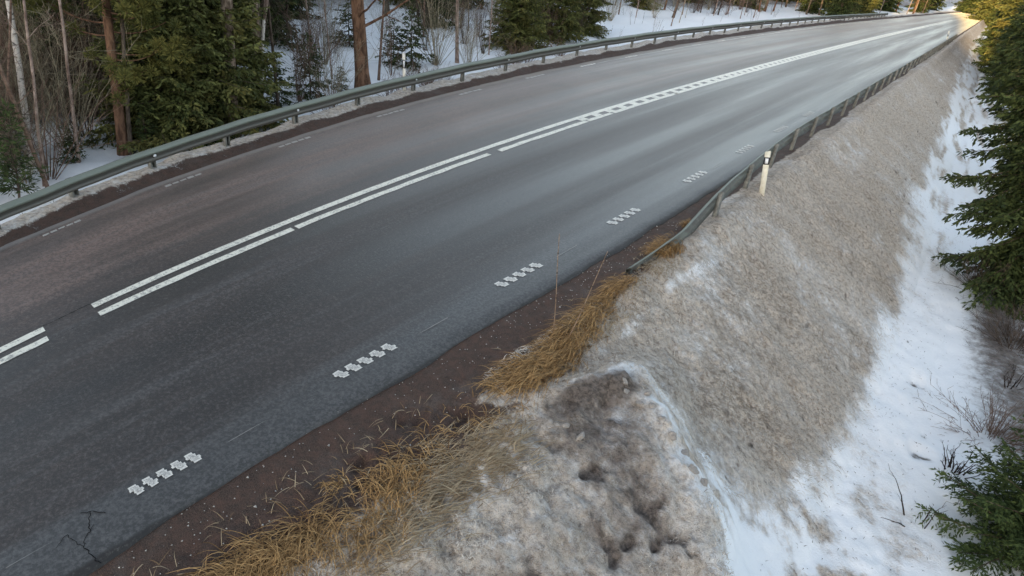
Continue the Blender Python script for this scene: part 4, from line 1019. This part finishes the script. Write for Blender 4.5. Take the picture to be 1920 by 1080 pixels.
def road_dir(s, t, ds, dt):
    a, c = M(s, t), M(s + ds * .1, t + dt * .1); d = np.array([c[0] - a[0], c[1] - a[1], 0]); return d / np.linalg.norm(d)
def grass_clump(px, py, n, rs, rt, fl, L, H, label, mt='goldgrass', w=.0034, spread=.4, lie=.85):
    c = on(px, py, -.05); s, t = inv(c.x, c.y); b = MB(); low_ = py > 765
    n = int(n * (.75 if low_ else 1.0)); L *= .75; H *= .8 if low_ else .85; w = w if low_ else w * 1.3; spread = .9 if low_ else .45
    ss = s + np.clip(g.normal(0, rs * 1.15, n), -2 * rs, 2 * rs); tt = t + np.clip(g.normal(0, rt * 1.2, n), -2 * rt, 2 * rt)
    xy = M(ss, tt); z = zf(ss, tt) + rough(ss, tt, xy[:, 0], xy[:, 1])
    base = np.column_stack([xy[:, 0] - c.x, xy[:, 1] - c.y, z - c.z - .01])
    blades(b, base, road_dir(s, t, *fl), L, H, g, w, spread, lie)
    o = b.build('grass_clump', MAT[mt]); o.location = c
    return tag(o, label, 'dry grass', 'golden dry grass clumps along the gravel shoulder')
for a in ((1035, 690, 900, .24, .10, (-1, -.35), .55, .16, 'largest golden grass clump, combed towards the road beside the mud patch'),
          (975, 712, 420, .18, .09, (-1, -.6), .42, .12, 'golden grass clump at the road side of the largest clump'),
          (1078, 640, 700, .24, .10, (-1, -.4), .5, .15, 'golden grass clump around the feet of the two tall dry stalks'),
          (1118, 590, 560, .22, .08, (-1, -.3), .45, .13, 'golden grass clump between the dry stalks and the sunken rail end'),
          (1160, 545, 460, .24, .06, (-1, -.4), .42, .12, 'golden grass clump against the sunken end of the right guard rail'),
          (1252, 472, 700, .16, .10, (-.7, -.9), .36, .20, 'brown grass wrapped over the dipping beam of the right guard rail'),
          (1288, 425, 90, .05, .03, (-.2, -1), .18, .12, 'small tuft of tan grass poking from the guard rail beam'),
          (940, 790, 170, .22, .12, (-.8, -.9), .22, .07, 'sparse golden grass just below the dark wheel track in the gravel'),
          (850, 805, 130, .25, .14, (-.9, -.6), .22, .07, 'sparse brown grass on gravel left of the wheel track end'),
          (770, 880, 420, .24, .14, (-.8, -.8), .30, .10, 'golden grass patch in the middle of the lower gravel edge'),
          (735, 930, 360, .16, .12, (.8, -.7), .32, .13, 'upright curl of golden grass at the edge of pale matted grass'),
          (690, 990, 420, .24, .13, (-.6, .9), .34, .10, 'golden grass with crossing blades at the lower snow edge'),
          (600, 1000, 460, .22, .13, (-.9, .5), .36, .12, 'golden grass clump near the bottom edge beside brown gravel'),
          (520, 1045, 560, .24, .14, (-1, .2), .40, .13, 'thick brown golden grass at the bottom edge of the picture'),
          (450, 1075, 420, .22, .12, (-1, 0), .36, .12, 'leftmost golden grass clump on the bottom edge'),
          (636, 908, 110, .08, .05, (-1, -.3), .2, .06, 'small lone grass tuft on the bare gravel')):
    grass_clump(*a)
def matted():
    b = MB()
    for px, py, n, fl, L, H, rs, rt in ((860, 880, 700, (.9, .35), .28, .03, .35, .22), (930, 840, 500, (.9, .35), .26, .03, .3, .18), (800, 950, 500, (.9, .3), .26, .03, .3, .2), (700, 1040, 300, (.9, .3), .24, .04, .3, .15),
                                        (1120, 620, 250, (-.9, .2), .22, .03, .5, .08), (1230, 500, 260, (-.9, .3), .25, .03, .5, .1)):
        c = on(px, py, -.05); s, t = inv(c.x, c.y); ss = s + g.normal(0, rs, n); tt = t + g.normal(0, rt, n)
        xy = M(ss, tt); z = zf(ss, tt) + rough(ss, tt, xy[:, 0], xy[:, 1])
        blades(b, np.column_stack([xy, z + .004]), road_dir(s, t, *fl), L, H, g, .004, .45, .95)
    tag(b.build('matted_grass', MAT['palegrass']), 'pale matted grass frozen flat into the snow edge', 'grass', kind='stuff')
matted()
def frosted():
    MAT['frost'] = toned('frosted_dead_grass', (0.26, 0.21, 0.165), (0.72, 0.66, 0.585))
    b = MB(); n = 46000
    ss = 5.2 + np.minimum(g.exponential(9.0, n), 60); tt = g.uniform(-4.45, .4, n)
    tb = np.interp(ss, [0, 15, 24, 38, 60, 100], [-0.45, -0.45, -1.0, -1.4, -1.8, -2.2])
    keep = (tt < tb + g.normal(0, .22, n)) & (-ridge_d(ss, tt) > RW(tt) * g.uniform(.7, 1.3, n) + .1); ss, tt = ss[keep], tt[keep]; n = len(ss)
    xy = M(ss, tt); q1 = M(ss, tt + .05) - xy; q1 /= np.linalg.norm(q1, axis=1, keepdims=True); q2 = M(ss + .05, tt) - xy; q2 /= np.linalg.norm(q2, axis=1, keepdims=True)
    mixd = .35 * fbm(xy[:, 0] * .8, xy[:, 1] * .8, 2, 121)
    fl = np.column_stack([q1 + q2 * mixd[:, None], np.zeros(n)]); fl /= np.linalg.norm(fl, axis=1, keepdims=True)
    z = zf(ss, tt) + rough(ss, tt, xy[:, 0], xy[:, 1])
    z2 = zf(ss, tt + .1); drop = (z2 - zf(ss, tt))
    tone = np.clip(.5 + .42 * fbm(xy[:, 0] * 1.1, xy[:, 1] * 1.1, 4, 123) + .2 * fbm(xy[:, 0] * 6, xy[:, 1] * 6, 2, 167) + g.normal(0, .2, n), 0, 1)
    L = .13 * (1 + ss / 40)
    k0 = 0
    blades(b, np.column_stack([xy, z + .006]), fl, .12, .028, g, .0042, .6, .95, 4, tone)
    # follow the slope: shear each blade down with the ground
    v = b.v[-1].reshape(n, 8, 3); dd = np.linalg.norm(v[:, :, :2] - xy[:, None, :], axis=2); v[:, :, 2] += dd * (drop / .1)[:, None] * .9; b.v[-1] = v.reshape(-1, 3)
    n = 24000; ss = g.uniform(1.5, 7, n); tt = g.uniform(-3.7, .6, n); d = ridge_d(ss, tt); keep = (d > -.1 - np.abs(g.normal(0, .28, n))) & (fbm(ss * 1.3, tt * 1.3, 3, 125) > -.25) & (((ss - 5.6) / .9) ** 2 + ((tt + 3.2) / .7) ** 2 > 1) & ((tt < -2.7) | (tt > -1.5)); ss, tt = ss[keep], tt[keep]; n = len(ss)
    xy = M(ss, tt); az = g.uniform(0, 6.28, n); z = zf(ss, tt) + rough(ss, tt, xy[:, 0], xy[:, 1])
    tone = np.clip(.52 + .4 * fbm(xy[:, 0] * 3.5, xy[:, 1] * 3.5, 3, 127) + g.normal(0, .22, n), 0, 1)
    blades(b, np.column_stack([xy, z + .003]), np.column_stack([np.cos(az), np.sin(az), 0 * az]), .06, .018, g, .0034, .6, .95, 4, tone)
    tag(b.build('frosted_grass', MAT['frost']), 'frosted dead grass matted over the dirty embankment snow', 'grass', kind='stuff')
frosted()
def stray():
    b = MB(); n = 900
    ss = g.uniform(-.3, 9.5, n); tt = g.uniform(-4.75, -3.6, n) + .12 * ss / 9; k_ = fbm(ss * .9, tt * 1.5, 3, 171) > g.uniform(-.6, .8, n); ss, tt = ss[k_], tt[k_]; n = len(ss)
    xy = M(ss, tt); z = zf(ss, tt) + rough(ss, tt, xy[:, 0], xy[:, 1]); az = g.normal(2.2, .9, n) + np.where(g.random(n) < .4, 3.1416, 0)
    blades(b, np.column_stack([xy, z + .003]), np.column_stack([np.cos(az), np.sin(az), 0 * az]), .17, .03, g, .0032, .5, .95, 5)
    tag(b.build('stray_grass', MAT['palegrass']), 'stray broken straws lying on the gravel shoulder', 'grass', kind='stuff')
stray()
def snow_litter():
    b = MB(); n = 900
    ss = g.uniform(3.5, 24, n); tt = -.6 + np.abs(g.normal(0, 1.5, n)); xy = M(ss, tt); z = zf(ss, tt) + rough(ss, tt, xy[:, 0], xy[:, 1])
    az = g.uniform(0, 6.28, n)
    blades(b, np.column_stack([xy, z + .004]), np.column_stack([np.cos(az), np.sin(az), 0 * az]), .05, .008, g, .0035, .3, .9, 3)
    tag(b.build('needle_litter', MAT['brush']), 'dark needle and twig litter strewn over the clean snow', 'litter', kind='stuff')
snow_litter()
# two tall dry stalks
for (px, py, px2, py2, L, lab) in ((1036, 628, 1050, 432, 1.75, 'tall dry stalk standing nearly upright in the golden grass'), (1062, 640, 1143, 466, 1.75, 'tall dry stalk leaning right over the golden grass')):
    c = on(px, py, -.05); r_ = lean_rot(c, px2, py2); b = MB(); u = np.linspace(0, 1, 12)
    a, bb = (px2 - 960) / FPX, (540 - py2) / FPX; w = FW + a * CX + bb * CYV; k = math.hypot(c.x, c.y) / math.hypot(w[0], w[1])
    L = (Vector((w[0] * k, w[1] * k, CAM_H + w[2] * k)) - c).length
    b.tube(np.column_stack([.012 * np.sin(u * 4), .008 * np.sin(u * 7), L * u - .05]), .0085 * (1 - .55 * u), 6)
    st_ = empty('dry_stalk', c, r_); tag(st_, lab, 'stalk', 'tall dry stalks by the road')
    b.build('stem', MAT['stalk'], st_)
    nd = MB()
    for v in (.38, .62, .8):
        z = L * v; nd.tube(np.array([[.012 * math.sin(v * 4), .008 * math.sin(v * 7), z - .008], [.012 * math.sin(v * 4), .008 * math.sin(v * 7), z + .008]]), .010, 6)
    nd.build('node', MAT['darkbark'], st_)
# snow clods on the ridge, stones and litter on the gravel
import bmesh
def lump(seed, flat=.55, amp=.38):
    bm = bmesh.new(); bmesh.ops.create_icosphere(bm, subdivisions=3, radius=1)
    for v in bm.verts:
        n = v.co.normalized(); d = 1 + amp * float(fbm(n.x * 1.6 + seed, n.y * 1.6 + n.z * 1.3, 3, seed)); v.co = n * d; v.co.z *= flat
    me = bpy.data.meshes.new('clod'); bm.to_mesh(me); bm.free()
    for p in me.polygons: p.use_smooth = True
    me.materials.append(MAT['snowclod']); return me
lumps = [lump(k) for k in range(5)]
for i, (px, py, r) in enumerate(((1205, 722, .05), (1212, 742, .06), (1172, 716, .05), (1222, 762, .04), (1200, 756, .045), (1238, 785, .05), (1086, 822, .06), (1060, 800, .045), (1260, 818, .05), (1285, 850, .05), (1300, 880, .06), (1176, 735, .04), (1030, 795, .04), (1320, 905, .05))):
    c = on(px, py, -.3); put('snow_clod', lumps[i % 5], c + Vector((0, 0, r * .02)), 'crusty dirty snow clod on the ridge beside the mud patch', 'snow clod', 'snow clods on the ridge', (g.uniform(0, 1), g.uniform(0, 1), g.uniform(0, 6)), r)
def litter():
    b = MB()
    for k in range(420):
        s = g.uniform(-.5, 11); t = g.uniform(-5.15, -4.1) if s < 5 else g.uniform(-5.1, -4.6)
        xy = M(s, t); z = float(zf(s, t)); r = g.uniform(.004, .012) * (1.8 if g.random() < .06 else 1)
        p = np.array([[1, 0, 0], [-.5, .8, 0], [-.5, -.8, 0], [0, 0, .8], [.2, .1, -.6]]) * r * g.uniform(.7, 1.4, (5, 3))
        b.add(p + np.array([xy[0], xy[1], z + r * .6]), [[0, 1, 3], [1, 2, 3], [2, 0, 3], [1, 0, 4], [2, 1, 4], [0, 2, 4]])
    tag(b.build('loose_grit', MAT['stone']), 'pale loose grit scattered over the brown gravel shoulder', 'grit', kind='stuff')
litter()
